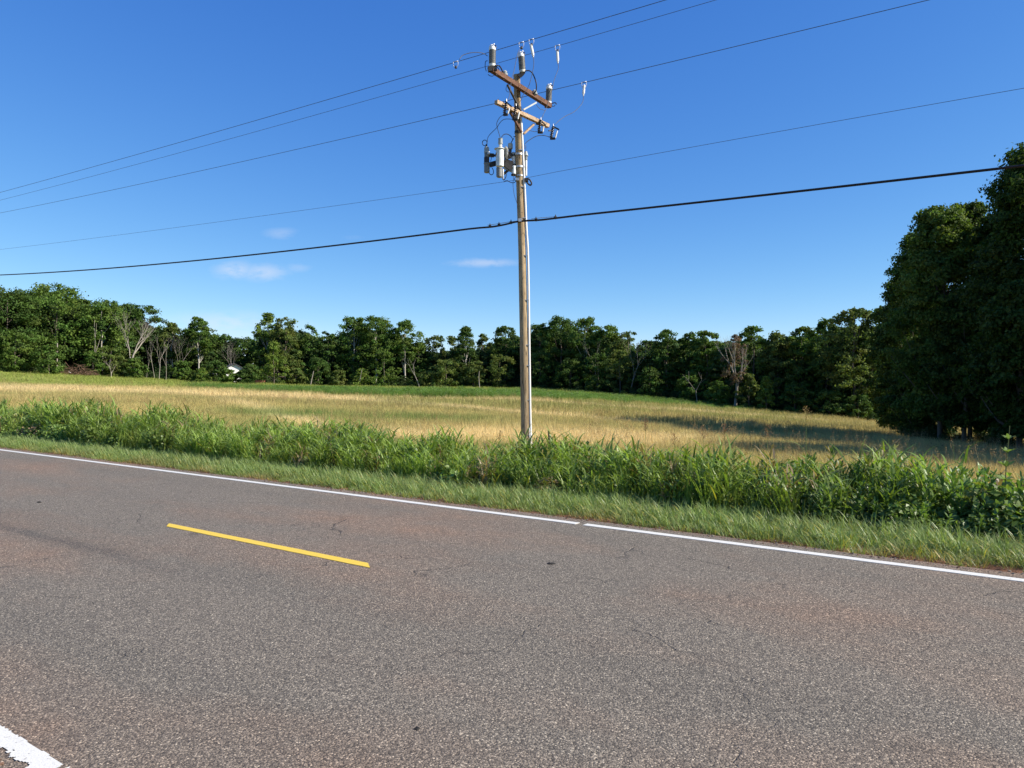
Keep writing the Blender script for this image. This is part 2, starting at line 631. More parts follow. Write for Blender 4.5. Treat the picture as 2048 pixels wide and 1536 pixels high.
def field_colour(X, Y, Z):
    px, py = proj(X, Y, Z)
    s, p = sp(X, Y)
    n1 = vnoise(s * .25 + X * .0, p, 2.2, 1)
    n2 = vnoise(s * .4, p, 6.0, 2)
    n3 = vnoise(X, Y, 1.3, 5)
    n4 = vnoise(X, Y, 9, 6)
    tan = np.array([.44, .36, .145])
    pale = np.array([.68, .55, .29])
    olive = np.array([.235, .245, .080])
    green = np.array([.11, .17, .042])
    lime = np.array([.235, .275, .062])
    dgreen = np.array([.15, .205, .05])
    mixv = np.clip(.52 * n1 + .4 * n2 + .25 * n4 + .2 * n3 - .36, 0, 1)[:, None]
    c = tan * (1 - mixv) + olive * mixv

    def band(xs, ys, hw, lo, hi, soft=40):
        m = np.exp(-((py - lerp(xs, ys, px)) / lerp(xs, hw, px) if not np.isscalar(hw) else (py - lerp(xs, ys, px)) / hw) ** 2)
        return (m * sstep(lo - soft, lo + soft, px) * (1 - sstep(hi - soft, hi + soft, px)))[:, None]
    # bright straw streak running down to the right
    m = band([600, 700, 850, 1050, 1250, 1400], [797, 806, 817, 832, 850, 858], [5, 5, 4.5, 4.5, 4, 3], 600, 1290, 80)
    c = c * (1 - m) + pale * m
    # straw patches just beyond the weeds and under the green belt
    m = band([0, 400, 700, 1000, 1300], [792, 797, 876, 882, 890], [6, 7, 10, 12, 12], 450, 1400, 120) * .75
    c = c * (1 - m) + pale * m
    m = band([0, 250, 500, 700, 800], [784, 789, 796, 803, 806], 7, -900, 720, 60) * .8
    c = c * (1 - m) + pale * m
    # green low spot
    m = band([400, 600, 800, 1000], [830, 838, 846, 852], [5, 8, 8, 6], 430, 990, 60) * (.45 + .5 * n3[:, None])
    c = c * (1 - m) + green * 1.1 * m
    # olive strip before the green belt, with thin paler mowing lines
    fr = lerp(BX, BAND_FRONT, px)
    m = (sstep(2, 5, py - fr) * (1 - sstep(16, 24, py - fr)) * sstep(650, 850, px) * (1 - sstep(1500, 1700, px)))[:, None] * .7
    c = c * (1 - m) + (olive * 1.1) * m
    m = band([700, 1050, 1400, 1700], [799, 806, 828, 850], 1.1, 780, 1700, 60) * .9
    c = c * (1 - m) + pale * m
    # far side: lime green meadow at left, green belt further right
    far = sstep(3, -3, py - fr)[:, None] * 1.0
    c = c * (1 - far) + (lime * (.85 + .3 * n3[:, None])) * far
    m = (sstep(2, -2, py - fr) * sstep(340, 420, px) * (1 - sstep(1600, 1760, px)))[:, None] * sstep(-16, -9, py - fr)[:, None]
    c = c * (1 - m) + dgreen * m
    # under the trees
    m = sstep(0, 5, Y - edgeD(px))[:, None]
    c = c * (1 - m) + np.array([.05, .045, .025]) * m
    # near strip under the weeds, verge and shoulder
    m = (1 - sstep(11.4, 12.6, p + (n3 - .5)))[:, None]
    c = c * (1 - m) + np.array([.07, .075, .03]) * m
    m = (1 - sstep(8.0, 8.3, p + (n3 - .5) * .3))[:, None]
    c = c * (1 - m) + np.array([.23, .12, .07]) * m
    m = (1 - sstep(-.6, .2, p))[:, None]
    c = c * (1 - m) + np.array([.12, .14, .05]) * m
    return c


EPX = [c[0] for c in ctl[:13]]
ED = [c[2] for c in ctl[:13]]


def edgeD(px):
    return np.interp(px, EPX, ED)


gm = MB()
V = np.stack([GX, GY, GZ], -1).reshape(-1, 3)
ns, npp = SS.shape
ii, jj = np.meshgrid(np.arange(ns - 1), np.arange(npp - 1), indexing='ij')
a = (ii * npp + jj).ravel()
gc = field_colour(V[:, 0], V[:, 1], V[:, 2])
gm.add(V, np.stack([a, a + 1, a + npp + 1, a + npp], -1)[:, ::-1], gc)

m_ground = bpy.data.materials.new('field_ground')
m_ground.use_nodes = True
t = m_ground.node_tree
b = t.nodes['Principled BSDF']
at = N(t, 'ShaderNodeAttribute', attribute_name='tint')
geo = N(t, 'ShaderNodeNewGeometry')
nz = N(t, 'ShaderNodeTexNoise')
nz.inputs['Scale'].default_value = 3.5
nz.inputs['Detail'].default_value = 8
nz.inputs['Roughness'].default_value = .75
L(t, geo.outputs['Position'], nz.inputs['Vector'])
k = math_n(t, 'MULTIPLY_ADD', nz.outputs[0], 1.3, .28)
kk = N(t, 'ShaderNodeCombineXYZ')
for i in range(3):
    L(t, k, kk.inputs[i])
L(t, mixc(t, 1.0, at.outputs['Color'], kk.outputs[0], 'MULTIPLY'), b.inputs['Base Color'])
b.inputs['Roughness'].default_value = .95
b.inputs['Specular IOR Level'].default_value = .05
bp = N(t, 'ShaderNodeBump')
bp.inputs['Strength'].default_value = .8
bp.inputs['Distance'].default_value = .06
L(t, nz.outputs[0], bp.inputs['Height'])
L(t, bp.outputs[0], b.inputs['Normal'])
obj('ground', gm, m_ground, smooth=0, tint=True, kind='structure')


# ------------------------------------------------------------------ road
def asphalt():
    m = bpy.data.materials.new('worn_asphalt')
    m.use_nodes = True
    t = m.node_tree
    b = t.nodes['Principled BSDF']
    geo = N(t, 'ShaderNodeNewGeometry')
    # road coordinates: x = along, y = across
    dots = []
    for d in (UD, ND):
        vm = N(t, 'ShaderNodeVectorMath', operation='DOT_PRODUCT')
        L(t, geo.outputs['Position'], vm.inputs[0])
        vm.inputs[1].default_value = (d[0], d[1], 0)
        dots.append(vm.outputs['Value'])
    rc = N(t, 'ShaderNodeCombineXYZ')
    L(t, dots[0], rc.inputs[0])
    L(t, dots[1], rc.inputs[1])

    def noise(scale, detail=4, rough=.6, sx=1.0, sy=1.0):
        mp = N(t, 'ShaderNodeMapping')
        mp.inputs['Scale'].default_value = (sx, sy, 1)
        L(t, rc.outputs[0], mp.inputs[0])
        n = N(t, 'ShaderNodeTexNoise')
        n.inputs['Scale'].default_value = scale
        n.inputs['Detail'].default_value = detail
        n.inputs['Roughness'].default_value = rough
        L(t, mp.outputs[0], n.inputs['Vector'])
        return n.outputs[0]
    # aggregate
    vo = N(t, 'ShaderNodeTexVoronoi')
    vo.inputs['Scale'].default_value = 125
    vo.inputs['Randomness'].default_value = 1
    L(t, rc.outputs[0], vo.inputs['Vector'])
    sv = N(t, 'ShaderNodeSeparateColor')
    L(t, vo.outputs['Color'], sv.inputs[0])
    stone = N(t, 'ShaderNodeValToRGB')
    cr = stone.color_ramp
    cr.elements[0].position = 0.0
    cr.elements[0].color = (.060, .055, .050, 1)
    cr.elements[1].position = 1.0
    cr.elements[1].color = (.43, .40, .345, 1)
    for pos, c in ((.22, (.088, .082, .074)), (.5, (.130, .120, .107)), (.80, (.185, .170, .150)), (.95, (.27, .245, .21))):
        e = cr.elements.new(pos)
        e.color = (*c, 1)
    L(t, sv.outputs[0], stone.inputs[0])
    # dark binder between stones
    gap = math_n(t, 'MULTIPLY_ADD', vo.outputs['Distance'], 2.2, -1.0, True)
    col = mixc(t, math_n(t, 'MULTIPLY', gap, .65), stone.outputs[0], (.045, .042, .040))
    # coarser mottling
    n_m = noise(28, 5, .75)
    col = mixc(t, math_n(t, 'MULTIPLY_ADD', n_m, 2.6, -0.9, True), mixc(t, 1.0, col, (.86, .86, .86), 'MULTIPLY'), mixc(t, 1.0, col, (1.14, 1.135, 1.13), 'MULTIPLY'))
    # red clay dust, patchy
    n_r = noise(.42, 4, .55, .55, 1.2)
    n_r2 = noise(3.0, 5, .65)
    rf = math_n(t, 'MULTIPLY_ADD', n_r, 3.4, -1.55, True)
    rf = math_n(t, 'MULTIPLY', rf, math_n(t, 'MULTIPLY_ADD', n_r2, 1.4, .1, True))
    col = mixc(t, math_n(t, 'MULTIPLY', rf, .50), col, mixc(t, 1.0, col, (1.75, 1.05, .74), 'MULTIPLY'))
    # bluish-dark wheel paths and polished strips running along the road
    wp = None
    for pc, hw, st in ((3.95, .38, .30), (2.25, .34, .26), (5.55, .35, .16), (6.95, .28, .24)):
        d = math_n(t, 'DIVIDE', math_n(t, 'SUBTRACT', dots[1], pc), hw)
        g = math_n(t, 'MULTIPLY', math_n(t, 'EXPONENT', math_n(t, 'MULTIPLY', math_n(t, 'MULTIPLY', d, d), -1.0)), st)
        wp = g if wp is None else math_n(t, 'ADD', wp, g)
    sm = N(t, 'ShaderNodeMapRange')
    sm.inputs['From Min'].default_value = 5.2
    sm.inputs['From Max'].default_value = 7.5
    L(t, dots[0], sm.inputs['Value'])
    wn = noise(1.5, 3, .5, .5, .5)
    d = math_n(t, 'DIVIDE', math_n(t, 'SUBTRACT', math_n(t, 'ADD', dots[1], math_n(t, 'MULTIPLY_ADD', wn, .24, -.12)), 3.66), .10)
    skid = math_n(t, 'MULTIPLY', math_n(t, 'EXPONENT', math_n(t, 'MULTIPLY', math_n(t, 'MULTIPLY', d, d), -1.0)), sm.outputs[0])
    col = mixc(t, math_n(t, 'MULTIPLY', skid, .55), col, mixc(t, 1.0, col, (.5, .52, .56), 'MULTIPLY'))
    n_w = noise(1.2, 4, .6, .18, 1.5)
    wpf = math_n(t, 'MULTIPLY', wp, math_n(t, 'MULTIPLY_ADD', n_w, 2.6, -.5, True))
    col = mixc(t, wpf, col, mixc(t, 1.0, col, (.66, .70, .72), 'MULTIPLY'))
    # small orange clay smears
    n_o = noise(1.7, 3, .5, .8, 2.6)
    of = math_n(t, 'MULTIPLY_ADD', n_o, 9.0, -6.35, True)
    n_o2 = noise(40, 3, .6, .5, 2.0)
    of = math_n(t, 'MULTIPLY', of, math_n(t, 'MULTIPLY_ADD', n_o2, 4.0, -1.8, True))
    col = mixc(t, math_n(t, 'MULTIPLY', of, .25), col, (.34, .17, .09))
    # fine cracks
    mp = N(t, 'ShaderNodeMapping')
    mp.inputs['Scale'].default_value = (.6, .6, 1)
    L(t, rc.outputs[0], mp.inputs[0])
    dn = N(t, 'ShaderNodeTexNoise')
    dn.inputs['Scale'].default_value = 2.5
    dn.inputs['Detail'].default_value = 6
    L(t, rc.outputs[0], dn.inputs['Vector'])
    vs = N(t, 'ShaderNodeVectorMath', operation='MULTIPLY_ADD')
    L(t, dn.outputs['Color'], vs.inputs[0])
    vs.inputs[1].default_value = (.5, .5, 0)
    L(t, mp.outputs[0], vs.inputs[2])
    v2 = N(t, 'ShaderNodeTexVoronoi', feature='DISTANCE_TO_EDGE')
    v2.inputs['Scale'].default_value = .85
    L(t, vs.outputs[0], v2.inputs['Vector'])
    cf = math_n(t, 'MULTIPLY_ADD', v2.outputs['Distance'], -190.0, 1.0, True)
    n_c = noise(1.1, 2, .5)
    cf = math_n(t, 'MULTIPLY', cf, math_n(t, 'MULTIPLY_ADD', n_c, 7.0, -3.3, True))
    col = mixc(t, math_n(t, 'MULTIPLY', cf, .75), col, (.03, .028, .027))
    # shoulder dirt at both edges
    for p0, p1 in ((7.66, 7.88), (1.42, 1.15)):
        d = N(t, 'ShaderNodeMapRange')
        d.inputs['From Min'].default_value = p0
        d.inputs['From Max'].default_value = p1
        L(t, math_n(t, 'ADD', dots[1], math_n(t, 'MULTIPLY_ADD', n_r2, .16, -.08)), d.inputs['Value'])
        col = mixc(t, math_n(t, 'MULTIPLY', d.outputs[0], .7), col, (.17, .105, .075))
    L(t, mixc(t, 1.0, col, (1.31, 1.22, 1.06), 'MULTIPLY'), b.inputs['Base Color'])
    b.inputs['Roughness'].default_value = .82
    b.inputs['Specular IOR Level'].default_value = .25
    bp = N(t, 'ShaderNodeBump')
    bp.inputs['Strength'].default_value = .55
    bp.inputs['Distance'].default_value = .005
    L(t, math_n(t, 'SUBTRACT', sv.outputs[0], math_n(t, 'ADD', gap, math_n(t, 'MULTIPLY', cf, 3.0))), bp.inputs['Height'])
    L(t, bp.outputs[0], b.inputs['Normal'])
    return m


def sheet(name, s0, s1, p0f, p1f, z, material, ds=.5, thick=0.03, dp=None, **props):
    """a slab along the road between the two edge curves"""
    ss = np.arange(s0, s1 + ds * .5, ds)
    v = []
    for s in ss:
        for (p, zz) in ((p0f(s), z - thick), (p0f(s), z), (p1f(s), z), (p1f(s), z - thick)):
            X, Y = xy(s, p)
            v.append((X, Y, zz))
    n = len(ss)
    f = []
    for i in range(n - 1):
        for k in range(3):
            f.append((4 * i + k, 4 * i + k + 1, 4 * i + k + 5, 4 * i + k + 4))
    mb = MB().add(v, [np.array(f), np.array([[0, 3, 2, 1]]), np.array([[4 * n - 4, 4 * n - 3, 4 * n - 2, 4 * n - 1]])])
    return obj(name, mb, material, **props)


def wob(s, amp, k=0.0):
    return amp * (math.sin(s * 2.3 + k) + math.sin(s * 5.9 + 2 * k) + .7 * math.sin(s * 13.1 + k) + .5 * math.sin(s * 31.0)) / 3


M_asph = asphalt()
ds = .25
sheet('road', -160, 260, lambda s: 1.22 + wob(s, .03), lambda s: 7.79 + wob(s, .035, 1.3), 0.0, M_asph, ds=.25, kind='structure')


def paint(name, col, wear, wear_scale=30.0):
    m = bpy.data.materials.new(name)
    m.use_nodes = True
    t = m.node_tree
    b = t.nodes['Principled BSDF']
    geo = N(t, 'ShaderNodeNewGeometry')
    n = N(t, 'ShaderNodeTexNoise')
    n.inputs['Scale'].default_value = wear_scale
    n.inputs['Detail'].default_value = 8
    n.inputs['Roughness'].default_value = .8
    L(t, geo.outputs['Position'], n.inputs['Vector'])
    n2 = N(t, 'ShaderNodeTexNoise')
    n2.inputs['Scale'].default_value = 140
    n2.inputs['Detail'].default_value = 2
    L(t, geo.outputs['Position'], n2.inputs['Vector'])
    f = math_n(t, 'MULTIPLY_ADD', n.outputs[0], 9.0, -5.9 + wear, True)
    c = mixc(t, math_n(t, 'MULTIPLY_ADD', n2.outputs[0], 2.0, -.5, True), tuple(x * .84 for x in col), col)
    L(t, mixc(t, f, c, (.16, .13, .11)), b.inputs['Base Color'])
    b.inputs['Roughness'].default_value = .6
    bp = N(t, 'ShaderNodeBump')
    bp.inputs['Strength'].default_value = .4
    bp.inputs['Distance'].default_value = .004
    L(t, n2.outputs[0], bp.inputs['Height'])
    L(t, bp.outputs[0], b.inputs['Normal'])
    return m


M_wpaint = paint('white_road_paint', (.72, .70, .62), .75)
M_ypaint = paint('yellow_road_paint', (.78, .53, .05), .6)

PF = 7.53
# far white edge line, broken once
for k, (a0, a1) in enumerate(((-160, 4.37), (4.50, 260))):
    sheet('far_edge_line', a0, a1, lambda s: PF - .052 + wob(s * 3, .004), lambda s: PF + .052 + wob(s * 3, .004, 2), 0.0045, M_wpaint, ds=.12 if k else .12, thick=.004,
          kind='structure')
# yellow centre dashes
def dash(s0, s1):
    pc, hw, sk = 4.765, .056, .07
    pts2 = []
    nn = 60
    for i in range(nn + 1):
        s = s0 + (s1 - s0) * i / nn
        pts2.append((s - sk, pc - hw + wob(s * 4, .003)))
    top = []
    for i in range(nn + 1):
        s = s0 + (s1 - s0) * i / nn
        top.append((s + sk, pc + hw + wob(s * 4, .003, 3)))
    v = []
    for z in (.0005, .0045):
        for (s, p) in pts2 + top:
            X, Y = xy(s, p)
            v.append((X, Y, z))
    n1 = nn + 1
    m_ = 2 * n1
    f = []
    for i in range(nn):
        f.append((m_ + i, m_ + n1 + i, m_ + n1 + i + 1, m_ + i + 1))
        f.append((i, m_ + i, m_ + i + 1, i + 1))
        f.append((n1 + i + 1, m_ + n1 + i + 1, m_ + n1 + i, n1 + i))
    f.append((0, n1, m_ + n1, m_))
    f.append((nn, m_ + nn, m_ + n1 + nn, n1 + nn))
    return obj('centre_dash', MB().add(v, np.array(f)), M_ypaint, kind='structure')


dash(4.98, 8.20)
for k in (-12.19 * 2, -12.19, 12.19, 12.19 * 2, 12.19 * 3, 12.19 * 4):
    dash(4.98 + k, 8.02 + k)

# near edge line: thick flaking paint built cell by cell so its edge is ragged
def near_line():
    c0, c1 = 1.425, 1.545
    v, f = [], []

    def cells(s0, s1, cs, cp):
        ns_, np_ = int(round((s1 - s0) / cs)), max(1, int(round((c1 - c0) / cp)))
        sc = s0 + (np.arange(ns_) + .5) * cs
        pc = c0 - 2 * cp + (np.arange(np_ + 4) + .5) * cp
        A_, B_ = np.meshgrid(sc, pc, indexing='ij')
        edge = .022 * (vnoise(A_, B_ * 0, .07, 11) - .5) + .012 * (vnoise(A_, B_ * 0, .018, 12) - .5)
        keep = (B_ < c1 - .004 + edge * .5) & (B_ > c0 + .012 + edge * 1.6)
        flake = vnoise(A_, B_, .035, 14) * .6 + vnoise(A_, B_, .012, 15) * .4
        inner = sstep(c0 + .05, c0, B_)
        keep &= flake > .12 + .42 * inner
        gapc = 3.43 + .12 * (B_ - c0)
        keep &= np.abs(A_ - gapc) > .014 + .02 * (vnoise(A_ * 0, B_, .03, 16) - .3)
        for s_, p_ in zip(A_[keep], B_[keep]):
            base = len(v)
            for da, db in ((-.5, -.5), (.5, -.5), (.5, .5), (-.5, .5)):
                X, Y = xy(s_ + da * cs * 1.001, p_ + db * cp * 1.001)
                v.append((X, Y, .0045))
            f.append((base, base + 3, base + 2, base + 1))
    cells(2.4, 4.2, .008, .006)
    mb = MB().add(v, np.array(f)[:, ::-1])
    o = obj('near_edge_line', mb, M_wpaint, kind='structure')
    return o


near_line()
sheet('near_edge_line', -160, 2.4, lambda s: 1.43, lambda s: 1.54 + wob(s, .003), 0.0045, M_wpaint, ds=.3, thick=.004, kind='structure')
sheet('near_edge_line', 4.2, 260, lambda s: 1.43, lambda s: 1.54 + wob(s, .003), 0.0045, M_wpaint, ds=.3, thick=.004, kind='structure')


def ground_px(px, py):
    """point of the road plane under a photograph pixel"""
    D = 2.0
    d = W(px, py, 1.0) - Vector((0, 0, EYE))
    k = -EYE / d.z
    return Vector((d.x * k, k, 0.0))


# flattened dark scraps on the asphalt
def scrap(px, py, ln, wd, label, ang=0.0, hh=.012):
    c = ground_px(px, py)
    v = []
    n = 9
    rg = random.Random(int(px))
    for lay, (sc, z) in enumerate(((1.0, .001), (.85, hh * .6), (.35, hh))):
        for k in range(n):
            a = 2 * math.pi * k / n
            r = (1 + .35 * (rg.random() - .5)) * sc
            x, y = math.cos(a) * ln / 2 * r, math.sin(a) * wd / 2 * r
            v.append((c.x + x * math.cos(ang) - y * math.sin(ang), c.y + x * math.sin(ang) + y * math.cos(ang), z + rg.random() * .002 * lay))
    f = []
    for l in range(2):
        for k in range(n):
            f.append((l * n + k, l * n + (k + 1) % n, (l + 1) * n + (k + 1) % n, (l + 1) * n + k))
    o = obj('debris', MB().add(v, [np.array(f), (np.arange(n) + 2 * n)[None]]), M_debris)
    o['label'] = label
    o['category'] = 'debris'


scrap(1102, 1128, .085, .05, 'small flattened dark scrap lying mid road, right of the yellow dash', .2)
scrap(834, 1458, .03, .028, 'tiny dark chip on the near lane at the bottom of the view', .6, .006)
scrap(78, 1005, .075, .03, 'thin dark sliver on the road near the left side, beyond the yellow dash', -.3)

# ------------------------------------------------------------------ wires
PB = W(1052, 913, 21.0)
PT = W(1033.5, 150, 21.0)
pole_p = float(PB.x * ND[0] + PB.y * ND[1])


def on_plane(px, py, p):
    u = (px - CX) / F
    D = p / (ND[0] * u + ND[1])
    for _ in range(3):
        q = W(px, py, D)
        D += (p - (q.x * ND[0] + q.y * ND[1])) / (ND[0] * u + ND[1])
    return W(px, py, D)


def fit_wire(pix, p, deg=2, split=None):
    q = [on_plane(x, y, p) for x, y in pix]
    s = np.array([v.x * UD[0] + v.y * UD[1] for v in q])
    z = np.array([v.z for v in q])
    co = np.polyfit(s, z, deg)
    return co


def wire_pts(co, p, s0, s1, ds=1.0):
    out = []
    for s in np.arange(s0, s1 + 1e-6, ds):
        X, Y = xy(s, p)
        out.append(Vector((X, Y, float(np.polyval(co, s)))))
    return out


WA = [(0, 383.5), (171, 340), (400, 276), (655, 200), (860, 137), (978, 99.3), (992, 94.7), (1043, 84), (1132, 60), (1300, 14), (1349, 0)]
WB = [(0, 400), (235, 340), (400, 295), (700, 211), (860, 165), (960, 134.6), (992, 125.5), (1033, 113), (1115, 91.6), (1220, 62.5), (1300, 39.5), (1439, 0)]
WC = [(0, 424.5), (300, 366.5), (400, 345), (700, 276), (860, 237), (990, 205), (1074, 181.3), (1170, 161), (1220, 150.6), (1300, 133), (1895, 1)]
WN1 = [(0, 499), (300, 462), (400, 448.5), (700, 407.5), (1000, 365), (1035, 359.5)]
WN2 = [(1065, 352), (1120, 343), (1300, 309.5), (1900, 201.5), (2048, 177)]
WT1 = [(0, 550), (300, 530), (400, 520), (700, 487.5), (960, 455)]
WT2 = [(1110, 436.5), (1148, 430.5), (1300, 415.5), (1648, 376.7), (1900, 349), (2048, 331)]
pA, pB_, pC = pole_p - .95, pole_p + .35, pole_p + 1.35
s_pole = float(PB.x * UD[0] + PB.y * UD[1])


def wire_obj(name, pts, r, m, label, sides=6):
    o = obj(name, MB().tube(pts, r, sides), m, smooth=0)
    o['label'] = label
    o['category'] = 'cable'
    return o


coA, coB, coC = fit_wire(WA, pA), fit_wire(WB, pB_), fit_wire(WC, pC)
wire_obj('power_line', wire_pts(coA, pA, -14, 75), .0078, M_wire, 'topmost bare power line, passing behind the leftmost grey terminal of the pole')
wire_obj('power_line', wire_pts(coB, pB_, -16, 75), .0062, M_wire, 'second bare power line from the top, passing just above the tip of the pole')
wire_obj('power_line', wire_pts(coC, pC, -18, 75), .0078, M_wire, 'third bare power line from the top, passing behind the rightmost grey terminal')
pN = pole_p + .14
co1, co2 = fit_wire(WN1, pN), fit_wire(WN2, pN)
l1 = wire_pts(co1, pN, s_pole + .3, 75)
l2 = wire_pts(co2, pN, -25, s_pole - .3)
att = Vector((*xy(s_pole, pN), (l1[0].z + l2[-1].z) / 2))
wire_obj('neutral_wire', l2 + [att] + l1, .0048, M_wire, 'thin neutral wire clamped to the pole below the transformer cluster, above the thick cable')
pT = pole_p - .22
co1, co2 = fit_wire(WT1, pT), fit_wire(WT2, pT)
a1 = on_plane(960, 455, pT)
a2 = on_plane(1110, 436.5, pT)
sA = a1.x * UD[0] + a1.y * UD[1]
sB = a2.x * UD[0] + a2.y * UD[1]
mid = [on_plane(x, y, pT) for x, y in ((1110, 436.5), (1080, 440), (1052, 441.5), (1033, 443.5), (1010, 449), (985, 453.5), (960, 455.6))]
cable = wire_pts(co2, pT, -25, sB - .25) + smoothline(mid, 4) + wire_pts(co1, pT, sA + .4, 75)
tel = thing('telephone_cable', 'thick black communication cable strapped across the pole at mid height, lowest of the lines', 'cable', tuple(cable[0]))
obj('cable', MB().tube(cable, .027, 8), M_black, tel, smooth=0, root=tel)
# support strand running on top near the pole, with lashing clamps
for pix in (((1033, 443), (1012, 446), (990, 449.5), (975, 451.5)), ((1063, 439), (1080, 437), (1112, 434.5))):
    obj('support_strand', MB().tube(smoothline([on_plane(x, y - 1.2, pT - .01) for x, y in pix], 4), .008, 5), M_galv, tel, smooth=0, root=tel)
for (x, y) in ((980, 452.5), (998, 449.5), (1022, 445), (1072, 439.3), (1111, 435)):
    c = on_plane(x, y, pT)
    obj('cable_clamp', MB().lathe(c - Vector((0, 0, .045)), c + Vector((0, 0, .075)), [(0, .018), (.3, .04), (.6, .04), (.65, .015), (1, .012)], 8), M_dmetal, tel, smooth=30, root=tel)

# ------------------------------------------------------------------ utility pole
pole = thing('utility_pole', 'tall weathered wooden utility pole with two crossarms and a transformer cluster', 'utility pole', tuple(PB))


def part(name, mb, m, parent=None, smooth=30, **kw):
    return obj(name, mb, m, parent if parent is not None else pole, smooth=smooth, root=pole, **kw)


def z1(x, y, D=21.0):
    return W(860 + x / 5.689, 60 + y / 5.689, D)


def z2(x, y, D=21.0):
    return W(920 + x / 10.24, 240 + y / 10.24, D)


def z7(x, y, D=21.0):
    return W(980 + x / 12.8, 190 + y / 12.8, D)


def z3(x, y, D=21.0):
    return W(955 + x / 17.06, 270 + y / 17.06, D)


axis_px = [(1033.5, 150), (1036.5, 250), (1040, 380), (1045, 530), (1049.4, 780), (1050.8, 880), (1052, 925)]
ctr = smoothline([W(x, y, 21.0) for x, y in axis_px], 6)
zt, zb = ctr[0].z, ctr[-1].z
rr = [.090 + (.124 - .090) * ((zt - c.z) / (zt - zb)) for c in ctr]
sh = MB()
sh.tube(ctr, rr, 20)
vv_ = np.concatenate(sh.v)
nn_ = vnoise(vv_[:, 0] * 14, vv_[:, 2] * .8, 1.0, 4) - .5
cen = np.array([np.interp(vv_[:, 2], [c.z for c in ctr[::-1]], [c[i] for c in ctr[::-1]]) for i in range(2)]).T
vv_[:, :2] = cen + (vv_[:, :2] - cen) * (1 + nn_[:, None] * .10)
sh.v = [vv_]
part('pole_shaft', sh, M_pole, smooth=60)


def ring(c, r, h, sides=18):
    c = Vector(c)
    return MB().lathe(c - Vector((0, 0, h / 2)), c + Vector((0, 0, h / 2)), [(0, r), (1, r)], sides)


def pole_c(y):
    return W(np.interp(y, [a[1] for a in axis_px], [a[0] for a in axis_px]), y, 21.0)


# arms: left end nearer, right end farther, bolted in front of the shaft
def arm_D(t):
    return 20.0 + 1.75 * t


UPL, UPR = (983, 139), (1100, 212)
LOL, LOR = (992, 204), (1096, 252)


def up_pt(t, dy=0.0, dD=0.0):
    return W(UPL[0] + (UPR[0] - UPL[0]) * t, UPL[1] + (UPR[1] - UPL[1]) * t + dy, arm_D(t) - .04 + dD)


def lo_pt(t, dy=0.0, dD=0.0):
    return W(LOL[0] + (LOR[0] - LOL[0]) * t, LOL[1] + (LOR[1] - LOL[1]) * t + dy, 20.08 + 1.5 * t - .02 + dD)


ua = part('crossarm', MB().beam(up_pt(0), up_pt(1), .12, .125), M_arm_dark, label='upper crossarm, rusty dark brown timber carrying three terminals')
part('crossarm', MB().beam(lo_pt(0), lo_pt(1), .11, .10), M_arm_light, label='lower crossarm, pale tan timber carrying fuse cutouts')
for dy, dd in ((-6, .05), (-6, -.05)):
    pass
# bolts and brackets on the arms
for t_ in (.1, .22, .33, .62, .86, .95):
    c = up_pt(t_)
    part('bolt', MB().tube([c + Vector((-.02, -.1, -.10)), c + Vector((-.02, -.1, .07))], .012, 6), M_dmetal)
for t_ in (.06, .16, .5, .62, .9):
    c = lo_pt(t_)
    part('bolt', MB().tube([c + Vector((-.02, -.07, -.085)), c + Vector((-.02, -.07, .09))], .011, 6), M_dmetal)
for y, dz in ((178, 0), (226, 0)):
    part('through_bolt', MB().tube([pole_c(y) + Vector((.02, -.24, 0)), pole_c(y) + Vector((0, .17, 0))], .016, 8), M_dmetal)

# braces
part('crossarm_brace', MB().beam(z1(880, 622, 20.45), z1(1002, 862, 20.86), .05, .035), M_dmetal)
part('crossarm_brace', MB().beam(z1(1208, 826, 21.25), z1(1060, 908, 20.95), .05, .04), M_lgrey)
part('crossarm_brace', MB().beam(z1(907, 925, 20.5), z1(1042, 1163, 20.86), .06, .045), M_arm_dark)
part('crossarm_brace', MB().beam(z1(1182, 1072, 21.2), z1(1068, 1180, 20.95), .055, .05), M_arm_light)
part('brace_band', ring(pole_c(265), .108, .07), M_dmetal)
part('brace_band', ring(pole_c(216), .104, .05), M_dmetal)
part('bolt', MB().tube([z1(950, 1215, 20.95), z1(985, 1213, 20.95)], .012, 6), M_dmetal)


# cable terminations: base band, ribbed grey body, sloping white cap with lugs
def termination(bx, by, tx, ty, D, r=.086):
    b_, t_ = W(bx, by, D), W(tx, ty, D)
    prof = []
    n = 15
    for i in range(n):
        f0 = .13 + .60 * i / n
        f1 = .13 + .60 * (i + .55) / n
        prof += [(f0, r * .82), (f0 + .004, r * 1.04), (f1, r * 1.04), (f1 + .004, r * .82)]
    o = part('cable_termination', MB().lathe(b_, t_, prof, 18), M_grey, smooth=25)
    part('base_band', MB().lathe(b_, t_, [(0, r * .7), (.01, r * .95), (.115, r * 1.0), (.13, r * .8)], 18), M_white, o)
    cap = MB().lathe(b_, t_, [(.73, r * .9), (.735, r * 1.07), (.86, r * 1.06), (.95, r * .85), (.985, r * .5), (1.0, r * .2)], 18)
    v = cap.v[0]
    hh = np.array(t_)[2] - np.array(b_)[2]
    rel = (v[:, 2] - b_.z) / hh
    sel = rel > .85
    v[sel, 2] -= np.clip((v[sel, 0] - t_.x), 0, 1) * .75
    part('white_cap', cap, M_white, o, smooth=40)
    for q in range(3):
        a = -1.1 + q * .6
        c = b_ + (t_ - b_) * (.90 - q * .035)
        d = Vector((math.cos(a), math.sin(a), .3))
        part('terminal_lug', MB().tube([c + d * r * .8, c + d * r * 1.25], .016, 6), M_galv if q != 1 else M_dmetal, o)
    return o


